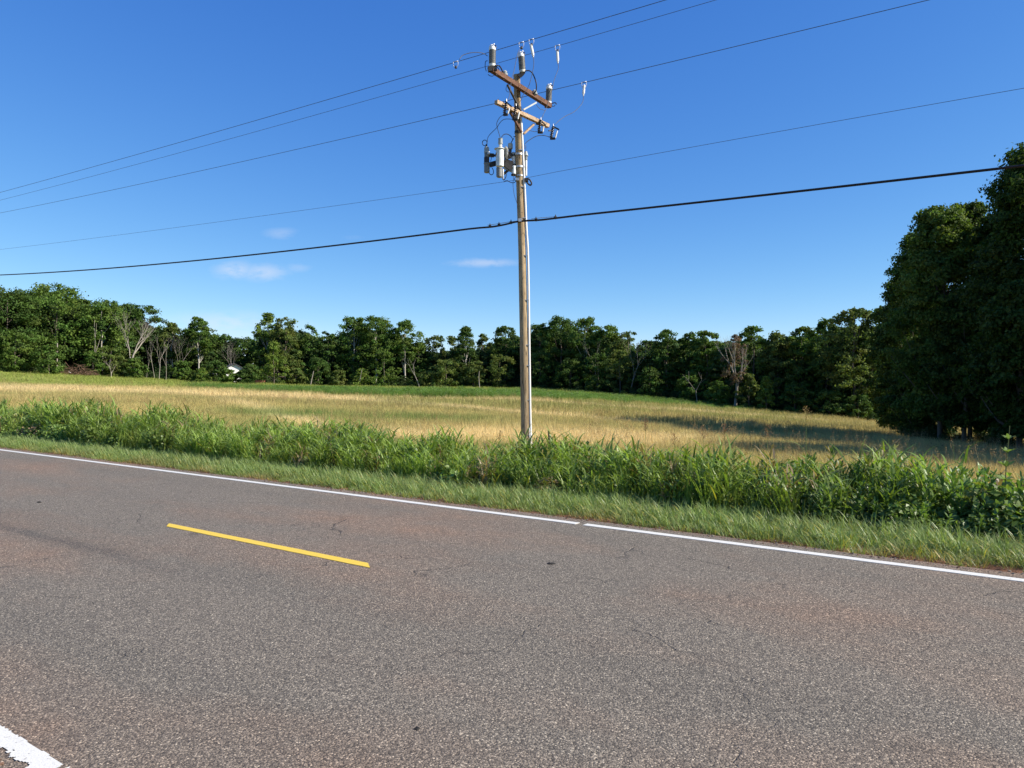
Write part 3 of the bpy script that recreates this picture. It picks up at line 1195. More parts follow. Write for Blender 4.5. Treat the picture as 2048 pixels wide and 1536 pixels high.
termination(984.5, 133.5, 985, 89, 20.0)
termination(1045, 145.5, 1042, 103, 20.95)
termination(1097, 208, 1098.5, 168, 21.75, .082)
# seat of the middle terminal on the pole tip
part('pole_top_bracket', MB().add([list(W(x, y, 20.95 + d)) for d in (-.06, .06) for x, y in ((1036.5, 146.5), (1051, 145.5), (1047, 151), (1041.5, 156), (1036, 151.5))],
                                  [np.array([[0, 1, 2, 3, 4]]), np.array([[9, 8, 7, 6, 5]]), np.array([[i, i + 5, (i + 1) % 5 + 5, (i + 1) % 5] for i in range(5)])]), M_dmetal, smooth=None)
part('terminal_clamp', MB().beam(W(976, 139, 19.97), W(993, 137, 20.0), .12, .12), M_dmetal)
part('terminal_clamp', MB().beam(W(1090, 211, 21.72), W(1103, 211.5, 21.75), .14, .09), M_arm_dark)
part('ground_lead', MB().tube(smoothline([z1(655, 350, 20.0), z1(632, 360, 20.0), z1(628, 420, 20.0), z1(640, 470, 20.0)]), .009, 6), M_dmetal)
part('ground_lead', MB().tube(smoothline([z1(660, 505, 20.0), z1(680, 520, 20.0), z1(710, 525, 20.0), z1(740, 510, 20.1)]), .008, 6), M_dmetal)
for (x, y, D) in ((852, 505, 20.4), (1190, 722, 21.15)):
    b_ = z1(x, y + 25, D)
    part('pin_insulator', MB().lathe(b_, b_ + Vector((0, 0, .16)), [(0, .03), (.15, .03), (.2, .075), (.45, .08), (.5, .055), (.62, .055), (.68, .065), (.85, .055), (1, .025)], 14), M_lgrey)


# fuse cutouts: ribbed dark insulator, brackets top and bottom, slanting white tube
def cutout(tx, ty, bx, by, D, fx0, fy0, fx1, fy1, scale=1.0):
    t_, b_ = W(tx, ty, D), W(bx, by, D)
    prof = [(0, .02)]
    for i in range(6):
        f = .08 + i * .14
        prof += [(f, .022), (f + .04, .052), (f + .06, .05), (f + .075, .022)]
    prof += [(1, .02)]
    o = part('fuse_cutout', MB().lathe(b_, t_, prof, 12), M_brown, smooth=30)
    f0, f1 = W(fx0, fy0, D - .05), W(fx1, fy1, D - .05)
    part('fuse_tube', MB().tube([f0, f1], .02, 8), M_white, o)
    part('upper_contact', MB().beam(t_ + Vector((-.02, 0, 0)), f0 + Vector((.05, 0, .03)), .04, .035), M_dmetal, o)
    part('lower_hinge', MB().beam(b_ + Vector((-.02, 0, -.02)), f1 + Vector((.0, 0, -.02)), .05, .055), M_dmetal, o)
    part('hook_eye', MB().lathe(t_, t_ + Vector((0, 0, .07)), [(0, .018), (1, .008)], 6), M_galv, o)
    mid_ = (t_ + b_) / 2
    return o, mid_


def zz7(x, y):
    return 980 + x / 12.8, 190 + y / 12.8


for (t0, b0, f0, f1, D) in (((420, 165), (365, 490), (500, 330), (455, 480), 20.0), ((665, 285), (600, 600), (750, 430), (712, 615), 20.35),
                            ((1300, 635), (1245, 940), (1375, 800), (1350, 940), 21.2), ((1620, 800), (1560, 1100), (1722, 915), (1672, 1095), 21.5)):
    a_, b2 = zz7(*t0), zz7(*b0)
    c_, d_ = zz7(*f0), zz7(*f1)
    cutout(a_[0], a_[1], b2[0], b2[1], D, c_[0], c_[1], d_[0], d_[1])
part('cutout_bracket', MB().beam(z7(1500, 915, 21.4), z7(1590, 912, 21.5), .03, .03), M_dmetal)
part('cutout_bracket', MB().beam(z7(330, 270, 20.1), z7(410, 255, 20.0), .03, .03), M_dmetal)
part('cutout_bracket', MB().beam(z7(1180, 745, 21.3), z7(1270, 770, 21.2), .03, .03), M_dmetal)

# jumper wires
J = [
    ([(655, 295), (600, 265), (530, 255), (450, 262), (370, 290), (335, 335)], 20.0, 19.6, .009),
    ([(1035, 200), (1000, 260), (975, 370), (955, 470), (930, 555), (912, 680), (900, 760), (885, 805)], 21.0, 20.1, .008),
    ([(1178, 305), (1180, 400), (1160, 510), (1130, 620), (1095, 690), (1060, 740), (1035, 800), (975, 872)], 20.6, 20.5, .008),
    ([(1457, 378), (1460, 440), (1430, 520), (1405, 600), (1390, 680), (1350, 800), (1320, 900), (1290, 960), (1272, 1008)], 22.0, 21.3, .008),
    ([(1745, 745), (1745, 790), (1720, 850), (1640, 930), (1540, 980), (1470, 1030), (1418, 1078)], 22.6, 21.5, .008),
    ([(745, 402), (790, 410), (820, 460), (825, 505)], 19.95, 20.3, .017),
    ([(750, 405), (780, 440), (800, 490), (850, 540), (930, 590), (1000, 640)], 19.92, 20.7, .010),
    ([(1078, 466), (1130, 464), (1170, 500), (1205, 590), (1210, 670), (1190, 715), (1150, 728)], 20.9, 21.1, .016),
    ([(1385, 835), (1425, 828), (1440, 845)], 21.7, 21.7, .013),
    ([(1385, 865), (1410, 868), (1425, 852)], 21.7, 21.7, .008),
    ([(835, 962), (790, 1000), (760, 1060), (768, 1120), (785, 1180), (800, 1230)], 20.0, 20.85, .008),
    ([(985, 1018), (940, 1015), (850, 1015), (800, 1050), (760, 1110), (700, 1170), (660, 1220), (648, 1305)], 20.7, 20.9, .008),
    ([(808, 1228), (840, 1190), (880, 1185), (920, 1210), (940, 1250), (918, 1288)], 20.85, 21.1, .010),
    ([(1368, 1222), (1300, 1200), (1220, 1205), (1150, 1240), (1085, 1290), (1078, 1350)], 21.5, 21.3, .009),
    ([(1070, 1160), (1130, 1145), (1180, 1155), (1235, 1158)], 21.1, 21.2, .007),
    ([(1210, 850), (1250, 895), (1310, 915)], 21.2, 21.4, .007),
    ([(870, 640), (865, 680), (885, 705), (910, 700)], 20.5, 20.6, .007),
    ([(648, 1305), (645, 1265), (620, 1252), (597, 1272), (602, 1305), (632, 1318), (650, 1300)], 20.9, 20.9, .010),
]
for pts_, d0, d1, r_ in J:
    n = len(pts_)
    part('jumper_wire', MB().tube(smoothline([z1(x, y, d0 + (d1 - d0) * i / (n - 1)) for i, (x, y) in enumerate(pts_)], 5), r_, 6), M_black if r_ > .009 else M_wire, smooth=0)
for pts_, D, r_ in (([(590, 1070), (620, 1115), (655, 1120), (685, 1085), (682, 1030), (655, 975)], 20.9, .010),
                    ([(860, 1170), (880, 1215), (905, 1225), (940, 1160), (948, 1085)], 20.85, .011),
                    ([(625, 850), (640, 800), (640, 760)], 20.9, .008),
                    ([(1085, 1100), (1095, 1200), (1085, 1300), (1092, 1400), (1112, 1536), (1150, 1650), (1185, 1780)], 20.88, .006),
                    ([(1130, 1100), (1140, 1160), (1110, 1210), (1140, 1245)], 20.88, .008),
                    ([(890, 1270), (960, 1240), (1030, 1275), (1100, 1285), (1150, 1250)], 20.85, .009),
                    ([(1100, 375), (1050, 455)], 21.1, .011),
                    ([(1345, 1235), (1390, 1300), (1440, 1335), (1465, 1300), (1440, 1240), (1400, 1205), (1370, 1210), (1350, 1250)], 20.95, .022)):
    part('looped_lead', MB().tube(smoothline([z2(x, y, D) for x, y in pts_], 5), r_, 6), M_black, smooth=0)
c = z2(1360, 1230, 20.95)
part('wire_clamp', MB().box(c, (.10, .12, .09)), M_dmetal)
part('wire_clamp', MB().box(z2(1175, 1215, 20.86), (.09, .08, .07)), M_galv)
part('neutral_band', ring(pole_c(352), .112, .035), M_galv)
part('cable_bracket', MB().box(pole_c(443) + Vector((-.03, -.15, .0)), (.09, .14, .08)), M_galv)

# transformer and recloser cluster, left of and behind the shaft
def cyl(name, x, yt, yb, rpx, D, m, parent=None, prof=None, sides=18, **kw):
    r = rpx / F * D
    return part(name, MB().lathe(z3(x, yb, D), z3(x, yt, D), [(a, b * r) for a, b in (prof or [(0, .94), (.02, 1), (.98, 1), (1, .94)])], sides), m, parent, **kw)


RIB = [(0, .85)] + sum([[(i / 7 + .01, .85), (i / 7 + .03, 1.0), (i / 7 + .10, 1.0), (i / 7 + .12, .85)] for i in range(7)], []) + [(1, .85)]
tank = cyl('transformer_tank', 760, 480, 1075, 7.9, 20.8, M_tank, label='large white transformer tank left of the pole')
cyl('tank_lid', 750, 445, 490, 10.4, 20.8, M_tank, tank, [(0, .97), (.15, 1.03), (.5, 1), (.8, .6), (1, .3)])
cyl('bushing', 785, 320, 450, 3.1, 20.8, M_white, tank, [(0, 1.4), (.1, 1.4), (.12, .9), (.4, .9), (.45, 1.2), (.6, 1.2), (.65, .85), (1, .85)])
cyl('bushing_guard', 782, 115, 318, 4.6, 20.8, M_lgrey, tank, [(0, .85), (.05, 1.0), (.35, 1.0), (.38, .93), (.88, .93), (.9, 1.02), (.97, 1.02), (1, .8)])
cyl('hanger_lug', 640, 610, 690, 1.4, 20.55, M_dmetal, tank)
left = cyl('recloser', 320, 960, 1290, 5.9, 20.9, M_grey, prof=[(0, .75), (.06, .97), (.2, .97), (.9, .97), (.92, 1.1), (1, 1.08)], label='leftmost grey recloser, hanging furthest from the pole')
cyl('insulator', 312, 760, 960, 5.4, 20.9, M_brown, left, RIB)
cyl('middle_housing', 318, 640, 760, 5.0, 20.9, M_grey, left)
cyl('top_guard', 312, 400, 625, 5.4, 20.9, M_lgrey, left, [(0, .9), (.2, 1.0), (.25, .92), (.8, .92), (1, .6)])
cyl('terminal', 305, 320, 400, 1.8, 20.9, M_dmetal, left)
cyl('metal_stub', 380, 570, 660, 2.6, 20.8, M_galv, left)
sec = cyl('recloser', 745, 1120, 1450, 5.7, 20.75, M_grey, prof=[(0, .75), (.07, 1), (.85, 1), (.87, 1.08), (1, 1.06)], label='grey recloser hanging right below the large white tank')
cyl('side_post', 868, 1170, 1500, 1.6, 20.8, M_galv, sec)
cyl('side_post', 660, 1110, 1420, 1.2, 20.85, M_lgrey, sec)
thr = cyl('recloser', 980, 470, 830, 4.6, 21.0, M_grey, prof=[(0, .7), (.1, .95), (.5, .95), (.55, 1.05), (.95, 1.05), (1, .9)], label='grey recloser between the white tank and the pole')
cyl('cone_cap', 970, 370, 470, 4.3, 21.0, M_lgrey, thr, [(0, 1), (.2, 1), (1, .1)])
fou = cyl('bushing_guard', 1120, 285, 480, 4.9, 21.05, M_lgrey, prof=[(0, .85), (.07, 1), (.9, .98), (1, .8)], label='grey guard over the bushing next to the shaft')
cyl('bushing', 1120, 480, 570, 2.8, 21.05, M_brown, fou)
cyl('dark_insulator', 1105, 570, 800, 3.2, 21.0, M_brown, fou, RIB)
wt2 = cyl('transformer_tank', 1235, 650, 1010, 4.4, 21.05, M_tank, label='small white tank tucked against the shaft')
cyl('tank_lid', 1225, 590, 655, 5.2, 21.05, M_lgrey, wt2, [(0, 1), (.4, 1), (1, .5)])
low = cyl('control_can', 1240, 1060, 1340, 4.5, 20.95, M_tank, label='small white can low beside the shaft')
cyl('can_base', 1240, 1335, 1385, 5.6, 20.95, M_dmetal, low)
rgt = cyl('recloser', 1650, 870, 1390, 2.6, 21.35, M_tank, label='white recloser seen right of the shaft, mostly behind it')
cyl('top_guard', 1650, 560, 715, 4.6, 21.35, M_lgrey, rgt, [(0, 1.1), (.1, 1.1), (.15, .95), (1, .55)])
cyl('insulator', 1650, 715, 870, 3.3, 21.35, M_lgrey, rgt, RIB)
cyl('lead_stub', 1650, 350, 560, .5, 21.35, M_wire, rgt)
# the dark frame that carries them
part('cluster_frame', MB().beam(z3(330, 680, 20.9), z3(560, 700, 20.95), .07, .09).beam(z3(420, 1020, 20.9), z3(640, 960, 20.95), .08, .13)
     .beam(z3(560, 700, 20.97), z3(1300, 690, 21.0), .06, .05).beam(z3(600, 960, 20.95), z3(1320, 1080, 21.0), .07, .10), M_dmetal)
part('mounting_block', MB().beam(z3(880, 930, 20.95), z3(1180, 1050, 20.97), .16, .20).beam(z3(930, 1000, 20.9), z3(1160, 1180, 20.93), .12, .12), M_dmetal)
part('cluster_brace', MB().beam(z3(890, 1120, 20.9), z3(1180, 1250, 20.95), .04, .05), M_lgrey)
part('cluster_brace', MB().beam(z3(890, 1330, 20.9), z3(1060, 1190, 20.95), .04, .07), M_dmetal)
part('mounting_band', ring(pole_c(309), .112, .05), M_galv)
part('mounting_band', ring(pole_c(334), .113, .05), M_galv)
for (x, y) in ((1000, 660), (1080, 760), (1020, 800)):
    part('wire_tail', MB().tube(smoothline([z3(x, y - 60, 20.85), z3(x + 25, y, 20.8), z3(x - 10, y + 50, 20.85)]), .014, 6), M_galv if x == 1000 else M_dmetal, smooth=0)

# white conduit down the right flank with straps
cpx = [(1040.8, 226), (1043.5, 262), (1049.3, 380), (1052.6, 455), (1056.2, 530), (1059.6, 780), (1061.6, 870), (1062.5, 893), (1066, 908), (1068, 925)]
part('conduit', MB().tube(smoothline([W(x, y, 20.96) for x, y in cpx], 4), .033, 12), M_pvc, smooth=40)
part('conduit', MB().tube(smoothline([W(x, y, 20.9) for x, y in ((1058.7, 856), (1060, 880), (1064, 906), (1067, 925))], 4), .012, 8), M_pvc, smooth=40, label='thin second pipe beside the foot of the conduit')
part('conduit_coupling', MB().lathe(W(1066.5, 903, 20.95), W(1066, 896, 20.95), [(0, .03), (.1, .05), (.9, .05), (1, .03)], 12), M_pvc)
for y in (300, 374, 436, 511, 600, 690, 731, 800, 857, 870):
    x = np.interp(y, [a[1] for a in cpx], [a[0] for a in cpx])
    c = W(x, y, 20.93)
    part('conduit_strap', MB().box(c + Vector((-.045, -.015, 0)), (.11, .03, .02)), M_galv)
part('pole_tag', MB().box(W(1044, 425, 20.88), (.05, .006, .008)), M_dmetal)
part('pole_tag', MB().box(W(1045.5, 466, 20.88), (.05, .006, .008)), M_dmetal)


# hardware hanging from the wires
def on_wire(px, co, p):
    u = (px - CX) / F
    D = p / (ND[0] * u + ND[1])
    X = u * D
    s = X * UD[0] + D * UD[1]
    return Vector((X, D, float(np.polyval(co, s))))


def hook(px, co, p, label, rod=None, r=.011, depth=.14):
    top = on_wire(px, co, p)
    th = thing('line_clamp' if rod is None else 'hanging_fuse', label, 'clamp' if rod is None else 'line fuse', tuple(top), 'hardware hooked on the power lines')
    k = top.y / F

    def P(dx, dy):
        return top + Vector((dx * k, 0, -dy * k))
    st = MB()
    st.tube(smoothline([P(-5, -1), P(-4.8, 6), P(-3, 10), P(0, 12)], 4), r * .6, 6)
    st.tube(smoothline([P(4.5, -2), P(4.2, 5), P(2.5, 9), P(0, 12)], 4), r * .6, 6)
    st.tube([P(-5, -1), P(4.5, -2)], r * .7, 6)
    obj('stirrup', st, M_galv, th, smooth=0, root=th)
    obj('clamp_body', MB().lathe(P(0, 13), P(0, 6.5), [(0, .015), (.15, .035), (.6, .03), (1, .012)], 8), M_dmetal, th, smooth=30, root=th)
    if rod:
        x, y0, y1 = rod
        D = top.y
        obj('fuse_tube', MB().lathe(W(x[1], y1, D), W(x[0], y0, D), [(0, .02), (.04, .03), (.12, .03), (.14, .036), (.9, .036), (.95, .02), (1, .015)], 10), M_white, th, smooth=30, root=th)
        obj('tube_end', MB().lathe(W(x[1], y1 + 3.5, D), W(x[1], y1, D), [(0, .012), (.5, .022), (1, .018)], 8), M_galv, th, smooth=30, root=th)


hook(912, coA, pA, 'bare wire clamp on the topmost power line, left of the pole')
hook(1043, coA, pA, 'bare wire clamp on the topmost power line, directly above the pole tip')
hook(1063, coA, pA, 'white tube hanging from the topmost line, leftmost and highest of three', rod=((1061.5, 1066.5), 88, 112))
hook(1115, coB, pB_, 'white tube hanging from the second line, middle one of three', rod=((1114.5, 1115.8), 101, 124))
hook(1168, coC, pC, 'white tube hanging from the third line, rightmost and lowest of three', rod=((1168.6, 1166.8), 169, 189))

# ------------------------------------------------------------------ scattering of uncountable plants
def scatter(name, P, rotz, scl, idx, tint, variants, material, tilt=None, **props):
    n = len(P)
    me = bpy.data.meshes.new(name)
    me.vertices.add(n)
    me.vertices.foreach_set('co', np.asarray(P, np.float32).ravel())
    rot = np.zeros((n, 3), np.float32)
    rot[:, 2] = rotz
    if tilt is not None:
        rot[:, :2] = tilt
    s3 = np.asarray(scl, np.float32)
    if s3.ndim == 1:
        s3 = np.repeat(s3[:, None], 3, 1)
    for an, ty, arr, key in (('rot', 'FLOAT_VECTOR', rot, 'vector'), ('scl', 'FLOAT_VECTOR', s3, 'vector')):
        a_ = me.attributes.new(an, ty, 'POINT')
        a_.data.foreach_set(key, arr.ravel())
    a_ = me.attributes.new('idx', 'INT', 'POINT')
    a_.data.foreach_set('value', np.asarray(idx, np.int32))
    a_ = me.attributes.new('itint', 'FLOAT_COLOR', 'POINT')
    a_.data.foreach_set('color', np.hstack([np.asarray(tint, np.float32), np.ones((n, 1), np.float32)]).ravel())
    o = bpy.data.objects.new(name, me)
    COL.objects.link(o)
    vc = bpy.data.collections.new(name + '_kinds')
    for i, vm in enumerate(variants):
        if not len(vm.materials):
            vm.materials.append(material)
        vo = bpy.data.objects.new('%s_kind_%02d' % (name, i), vm)
        vc.objects.link(vo)
    g = bpy.data.node_groups.new(name + '_scatter', 'GeometryNodeTree')
    g.interface.new_socket(name='Geometry', in_out='INPUT', socket_type='NodeSocketGeometry')
    g.interface.new_socket(name='Geometry', in_out='OUTPUT', socket_type='NodeSocketGeometry')
    gi, go = g.nodes.new('NodeGroupInput'), g.nodes.new('NodeGroupOutput')
    ip = g.nodes.new('GeometryNodeInstanceOnPoints')
    ci = g.nodes.new('GeometryNodeCollectionInfo')
    ci.inputs['Collection'].default_value = vc
    ci.inputs['Separate Children'].default_value = True
    ci.inputs['Reset Children'].default_value = True

    def attr(nm, ty):
        na = g.nodes.new('GeometryNodeInputNamedAttribute')
        na.data_type = ty
        na.inputs['Name'].default_value = nm
        return na.outputs[0]
    g.links.new(gi.outputs[0], ip.inputs['Points'])
    g.links.new(ci.outputs[0], ip.inputs['Instance'])
    ip.inputs['Pick Instance'].default_value = True
    g.links.new(attr('idx', 'INT'), ip.inputs['Instance Index'])
    er = g.nodes.new('FunctionNodeEulerToRotation')
    g.links.new(attr('rot', 'FLOAT_VECTOR'), er.inputs[0])
    g.links.new(er.outputs[0], ip.inputs['Rotation'])
    g.links.new(attr('scl', 'FLOAT_VECTOR'), ip.inputs['Scale'])
    g.links.new(ip.outputs[0], go.inputs[0])
    md = o.modifiers.new('scatter', 'NODES')
    md.node_group = g
    o['kind'] = 'stuff'
    for k_, v_ in props.items():
        o[k_] = v_
    return o


def U(n, a, b):
    return rng.uniform(a, b, n)


def disc(n, r):
    a, q = U(n, 0, 2 * math.pi), np.sqrt(rng.random(n)) * r
    return np.stack([q * np.cos(a), q * np.sin(a), np.zeros(n)], -1)


def jit(n, col, v):
    return np.clip(np.array(col) * (1 + (rng.random((n, 1)) - .5) * 2 * v) * (1 + (rng.random((n, 3)) - .5) * .12), 0, 1)


# ---- plant clumps (tints multiply the colour given to each copy)
def grass_clump(n, r, h0, h1, w, lean=.35, bend=.9, nseg=4, v=.25, tip=None, straws=0.0, straw_c=(2.1, 1.35, 1.1)):
    mb = MB()
    t_ = jit(n, (1, 1, 1), v)
    if straws:
        sel = rng.random(n) < straws
        t_[sel] = t_[sel] * np.array(straw_c)
    mb.blades(disc(n, r), U(n, 0, 6.283), U(n, h0, h1), U(n, .02, lean), U(n, .15, bend), U(n, w * .7, w * 1.3), nseg=nseg, tint=t_, tip_tint=tip)
    return mb


def broadleaf(h, leaves, ll, lw, seed=0, droop=.9):
    mb = MB()
    n = leaves
    tz = np.sort(rng.random(n)) ** .8
    lean = U(1, -.12, .12)[0]
    base = np.stack([lean * h * tz, U(n, -.01, .01), h * (.12 + .86 * tz)], -1)
    mb.tube([(0, 0, 0), (lean * h * .5, 0, h * .5), (lean * h, 0, h * .98)], [.006, .005, .002], 4, False, tint=(.9, 1.0, .8))
    L_ = ll * (1.1 - .45 * tz) * U(n, .8, 1.2)
    mb.blades(base, np.arange(n) * 2.4 + U(n, -.3, .3), L_, U(n, .35, 1.05) * (1.15 - .6 * tz), U(n, .3, droop), lw * L_ / ll, nseg=3, prof='leaf', tint=jit(n, (1, 1, 1), .3), twist=.6)
    return mb


def leafy_mound(r, h, n, ll, lw, v=.35):
    mb = MB()
    a, e = U(n, 0, 6.283), np.arccos(U(n, 0, 1))
    q = U(n, .45, 1.05)
    d = np.stack([np.sin(e) * np.cos(a), np.sin(e) * np.sin(a), np.cos(e)], -1)
    pos = d * np.array([r, r, h]) * q[:, None] + np.array([0, 0, .03])
    mb.cards(pos, d + rng.normal(size=(n, 3)) * .55 + np.array([0, 0, .4]), U(n, ll * .7, ll * 1.3), U(n, lw * .7, lw * 1.3), jit(n, (1, 1, 1), v))
    return mb


def visible_sp(n, s0, s1, p0, p1, m=250):
    s, p = U(n, s0, s1), U(n, p0, p1)
    X, Y = xy(s, p)
    px = CX + F * X / np.maximum(Y, .1)
    k_ = (Y > 2) & (px > -m) & (px < 2048 + m)
    return X[k_], Y[k_], s[k_], p[k_], px[k_]


# verge turf
turf = [grass_clump(34, .13, .07, .17, .0065, lean=.9, bend=1.3, nseg=3, straws=.12).mesh('turf', tint=True) for _ in range(5)]
turf += [grass_clump(26, .12, .16, .30, .009, lean=.9, bend=1.4, nseg=4, straws=.1).mesh('turf', tint=True) for _ in range(3)]
thatch = [grass_clump(20, .12, .08, .2, .007, lean=1.35, bend=.6, nseg=3, v=.4, straws=.35).mesh('thatch', tint=True) for _ in range(3)]
X, Y, s, p, px = visible_sp(15500, -16, 38, 7.74, 9.6, 6000)
edge_ = 7.76 + .13 * vnoise(s, p * 0, .55, 21) + .07 * vnoise(s, p * 0, .17, 22)
k_ = p > edge_
X, Y, s, p, px = [a[k_] for a in (X, Y, s, p, px)]
n = len(X)
fr_ = sstep(8.3, 7.8, p)
idx = np.where(rng.random(n) < fr_ * .35, rng.integers(8, 11, n), np.where(rng.random(n) < .32 + .2 * (px > 1100), rng.integers(5, 8, n), rng.integers(0, 5, n)))
sc_ = U(n, .62, 1.1) * (1 - .35 * fr_)
big = vnoise(s, p, .9, 23)[:, None]
base_t = np.array([.235, .325, .095]) * (1 - big * .35) + np.array([.24, .23, .085]) * big * .35
dry = (fr_ * .55 * sstep(.45, .8, vnoise(s, p, .8, 24)))[:, None]
tt = base_t * (1 - dry) + np.array([.34, .22, .11]) * dry
tt = tt * (1 + (rng.random((n, 1)) - .5) * .4)
az_ = U(n, 0, 6.283)
# lean of the blades toward the road
lean_v = np.stack([U(n, .0, .45) * ND[1] * .8, -U(n, .0, .45) * ND[0] * .8], -1)
scatter('verge_grass', np.stack([X, Y, hz(X, Y)], -1), 0 * az_ + az_ * 0 + U(n, -.5, .5), np.stack([sc_, sc_, sc_ * U(n, .8, 1.15)], -1), idx, tt, turf + thatch, M_leaf_i, tilt=lean_v)

# tall roadside weeds
tallg = []
for i in range(6):
    mb = grass_clump(17, .12, .42, .78, .024, lean=.38, bend=1.25, nseg=6, straws=.06)
    n = 3
    mb.blades(disc(n, .08), U(n, 0, 6.28), U(n, .6, .85), U(n, .02, .2), U(n, .1, .3), .006, nseg=3, prof='stem', tint=jit(n, (1.1, 1.05, .8), .1))
    n = 14
    bz = U(n, .2, .65)
    mb.blades(disc(n, .07) + np.stack([0 * bz, 0 * bz, bz], -1), U(n, 0, 6.28), U(n, .22, .42), U(n, .25, .7), U(n, .6, 1.5), .027, nseg=5, tint=jit(n, (1.05, 1.08, 1), .25))
    tallg.append(mb.mesh('tall_grass', tint=True))
broad = [broadleaf(U(1, .5, .72)[0], 26, .15, .036).mesh('broadleaf', tint=True) for _ in range(6)]
broad2 = [broadleaf(U(1, .4, .6)[0], 18, .12, .055, droop=.6).mesh('round_leaf', tint=True) for _ in range(3)]
mound = [leafy_mound(.24, .34, 210, .065, .05).mesh('leafy_mound', tint=True) for _ in range(4)]
mound2 = [leafy_mound(.26, .24, 130, .085, .075).mesh('vine', tint=True) for _ in range(3)]
kinds = tallg + broad + broad2 + mound + mound2
X, Y, s, p, px = visible_sp(9300, -17, 52, 9.25, 11.9, 6000)
wf = 9.12 + .35 * (vnoise(s, p * 0, 1.3, 31) - .4) + .25 * (px > 1750) * 0
wb = 11.0 + .9 * vnoise(s, p * 0, 2.0, 32)
k_ = (p > wf) & (p < wb) & (vnoise(s, p, .45, 37) > .20)
X, Y, s, p, px = [a[k_] for a in (X, Y, s, p, px)]
n = len(X)
u_ = rng.random(n)
patch = vnoise(s, p * .6, 1.1, 33)
w_grass = lerp([-400, 150, 300, 480, 1000, 1350, 1560, 1700, 2500], [.25, .3, .55, .72, .60, .50, .33, .13, .1], px) + (patch - .5) * .5
w_broad = lerp([-400, 300, 500, 1000, 1350, 1600, 2500], [.2, .2, .18, .3, .42, .56, .64], px)
kind = np.where(u_ < w_grass, 0, np.where(u_ < w_grass + w_broad, 1, 2))
idx = np.where(kind == 0, rng.integers(0, 6, n), np.where(kind == 1, np.where(rng.random(n) < .75, rng.integers(6, 12, n), rng.integers(12, 15, n)),
                                                         np.where(rng.random(n) < .7, rng.integers(15, 19, n), rng.integers(19, 22, n))))
hs_ = lerp([-300, 0, 300, 450, 1000, 1500, 1900, 2300], [1.35, 1.30, 1.20, .98, .95, .98, 1.03, 1.1], px)
hs_ = hs_ * .93 * (.78 + .30 * sstep(9.3, 10.2, p)) * (.68 + .62 * vnoise(s, p, .8, 35)) * U(n, .8, 1.2)
hs_ = np.clip(hs_ * .96, 0, 1.18 + .35 * (px < 500))
hs_ = np.where(kind == 2, hs_ * U(n, 1.0, 1.6), hs_)
cg = np.array([.225, .31, .066])
cb = np.array([.14, .225, .058])
cm_ = np.array([.18, .265, .058])
tt = np.where((kind == 0)[:, None], cg, np.where((kind == 1)[:, None], cb, cm_))
tt = tt * (1 + (rng.random((n, 1)) - .5) * .5) * (1 + .35 * (vnoise(s, p, 1.6, 36)[:, None] - .5))
de = (rng.random(n) < .06)[:, None]
tt = np.where(de, np.array([.30, .22, .12]), tt)
ye = (rng.random(n) < .05)[:, None]
tt = np.where(ye, np.array([.22, .24, .05]), tt)
scatter('roadside_weeds', np.stack([X, Y, hz(X, Y)], -1), U(n, 0, 6.283), np.stack([hs_ ** .6, hs_ ** .6, hs_], -1), idx, tt, kinds, M_leaf_i, tilt=rng.normal(size=(n, 2)) * .12)

# dry hay field
hay = [grass_clump(46, .26, .22, .46, .008, lean=.3, bend=.5, nseg=3, v=.3, straws=.25, straw_c=(1.25, 1.15, 1.1)).mesh('hay', tint=True) for _ in range(5)]
for i in range(4):
    mb = grass_clump(34, .40, .22, .48, .017, lean=.3, bend=.5, nseg=2, v=.3, straws=.2, straw_c=(1.25, 1.15, 1.1))
    hay.append(mb.mesh('hay_far', tint=True))


def field_pts(n, s0, s1, p0, p1, dens):
    X, Y, s, p, px = visible_sp(n, s0, s1, p0, p1, 1400)
    k_ = rng.random(len(X)) < dens(Y, px)
    k_ &= (Y < edgeD(px) + 1.0)
    return [a[k_] for a in (X, Y, s, p, px)]


A1 = field_pts(125000, -34, 115, 11.3, 34, lambda Y, px: np.clip((26 / Y) ** 1.2, 0, 1))
A2 = field_pts(60000, -10, 190, 34, 130, lambda Y, px: np.clip((50 / Y) ** 1.2, 0, 1))
X, Y, s, p, px = [np.concatenate([a, b_]) for a, b_ in zip(A1, A2)]
n = len(X)
Z = hz(X, Y)
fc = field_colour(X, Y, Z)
_, pyy = proj(X, Y, Z)
fr_ = lerp(BX, BAND_FRONT, px)
belt = (pyy < fr_)
near = Y < 40
idx = np.where(near, rng.integers(0, 5, n), rng.integers(5, 9, n))
sc_ = U(n, .8, 1.2) * np.where(near, 1.0, 1 + (Y - 40) / 120)
hgt = sc_ * np.where(belt, .75, 1) * (.50 + .50 * sstep(13, 24, p)) * (.8 + .4 * vnoise(X, Y, 3, 41))
hgt *= np.where(px < 400, np.where(belt, .6, 1), 1)
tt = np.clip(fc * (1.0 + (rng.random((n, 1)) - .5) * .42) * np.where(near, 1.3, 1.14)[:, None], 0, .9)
scatter('hay_field_grass', np.stack([X, Y, Z - .01], -1), U(n, 0, 6.283), np.stack([sc_, sc_, hgt], -1), idx, tt, hay, M_dry_i, tilt=rng.normal(size=(n, 2)) * .06)

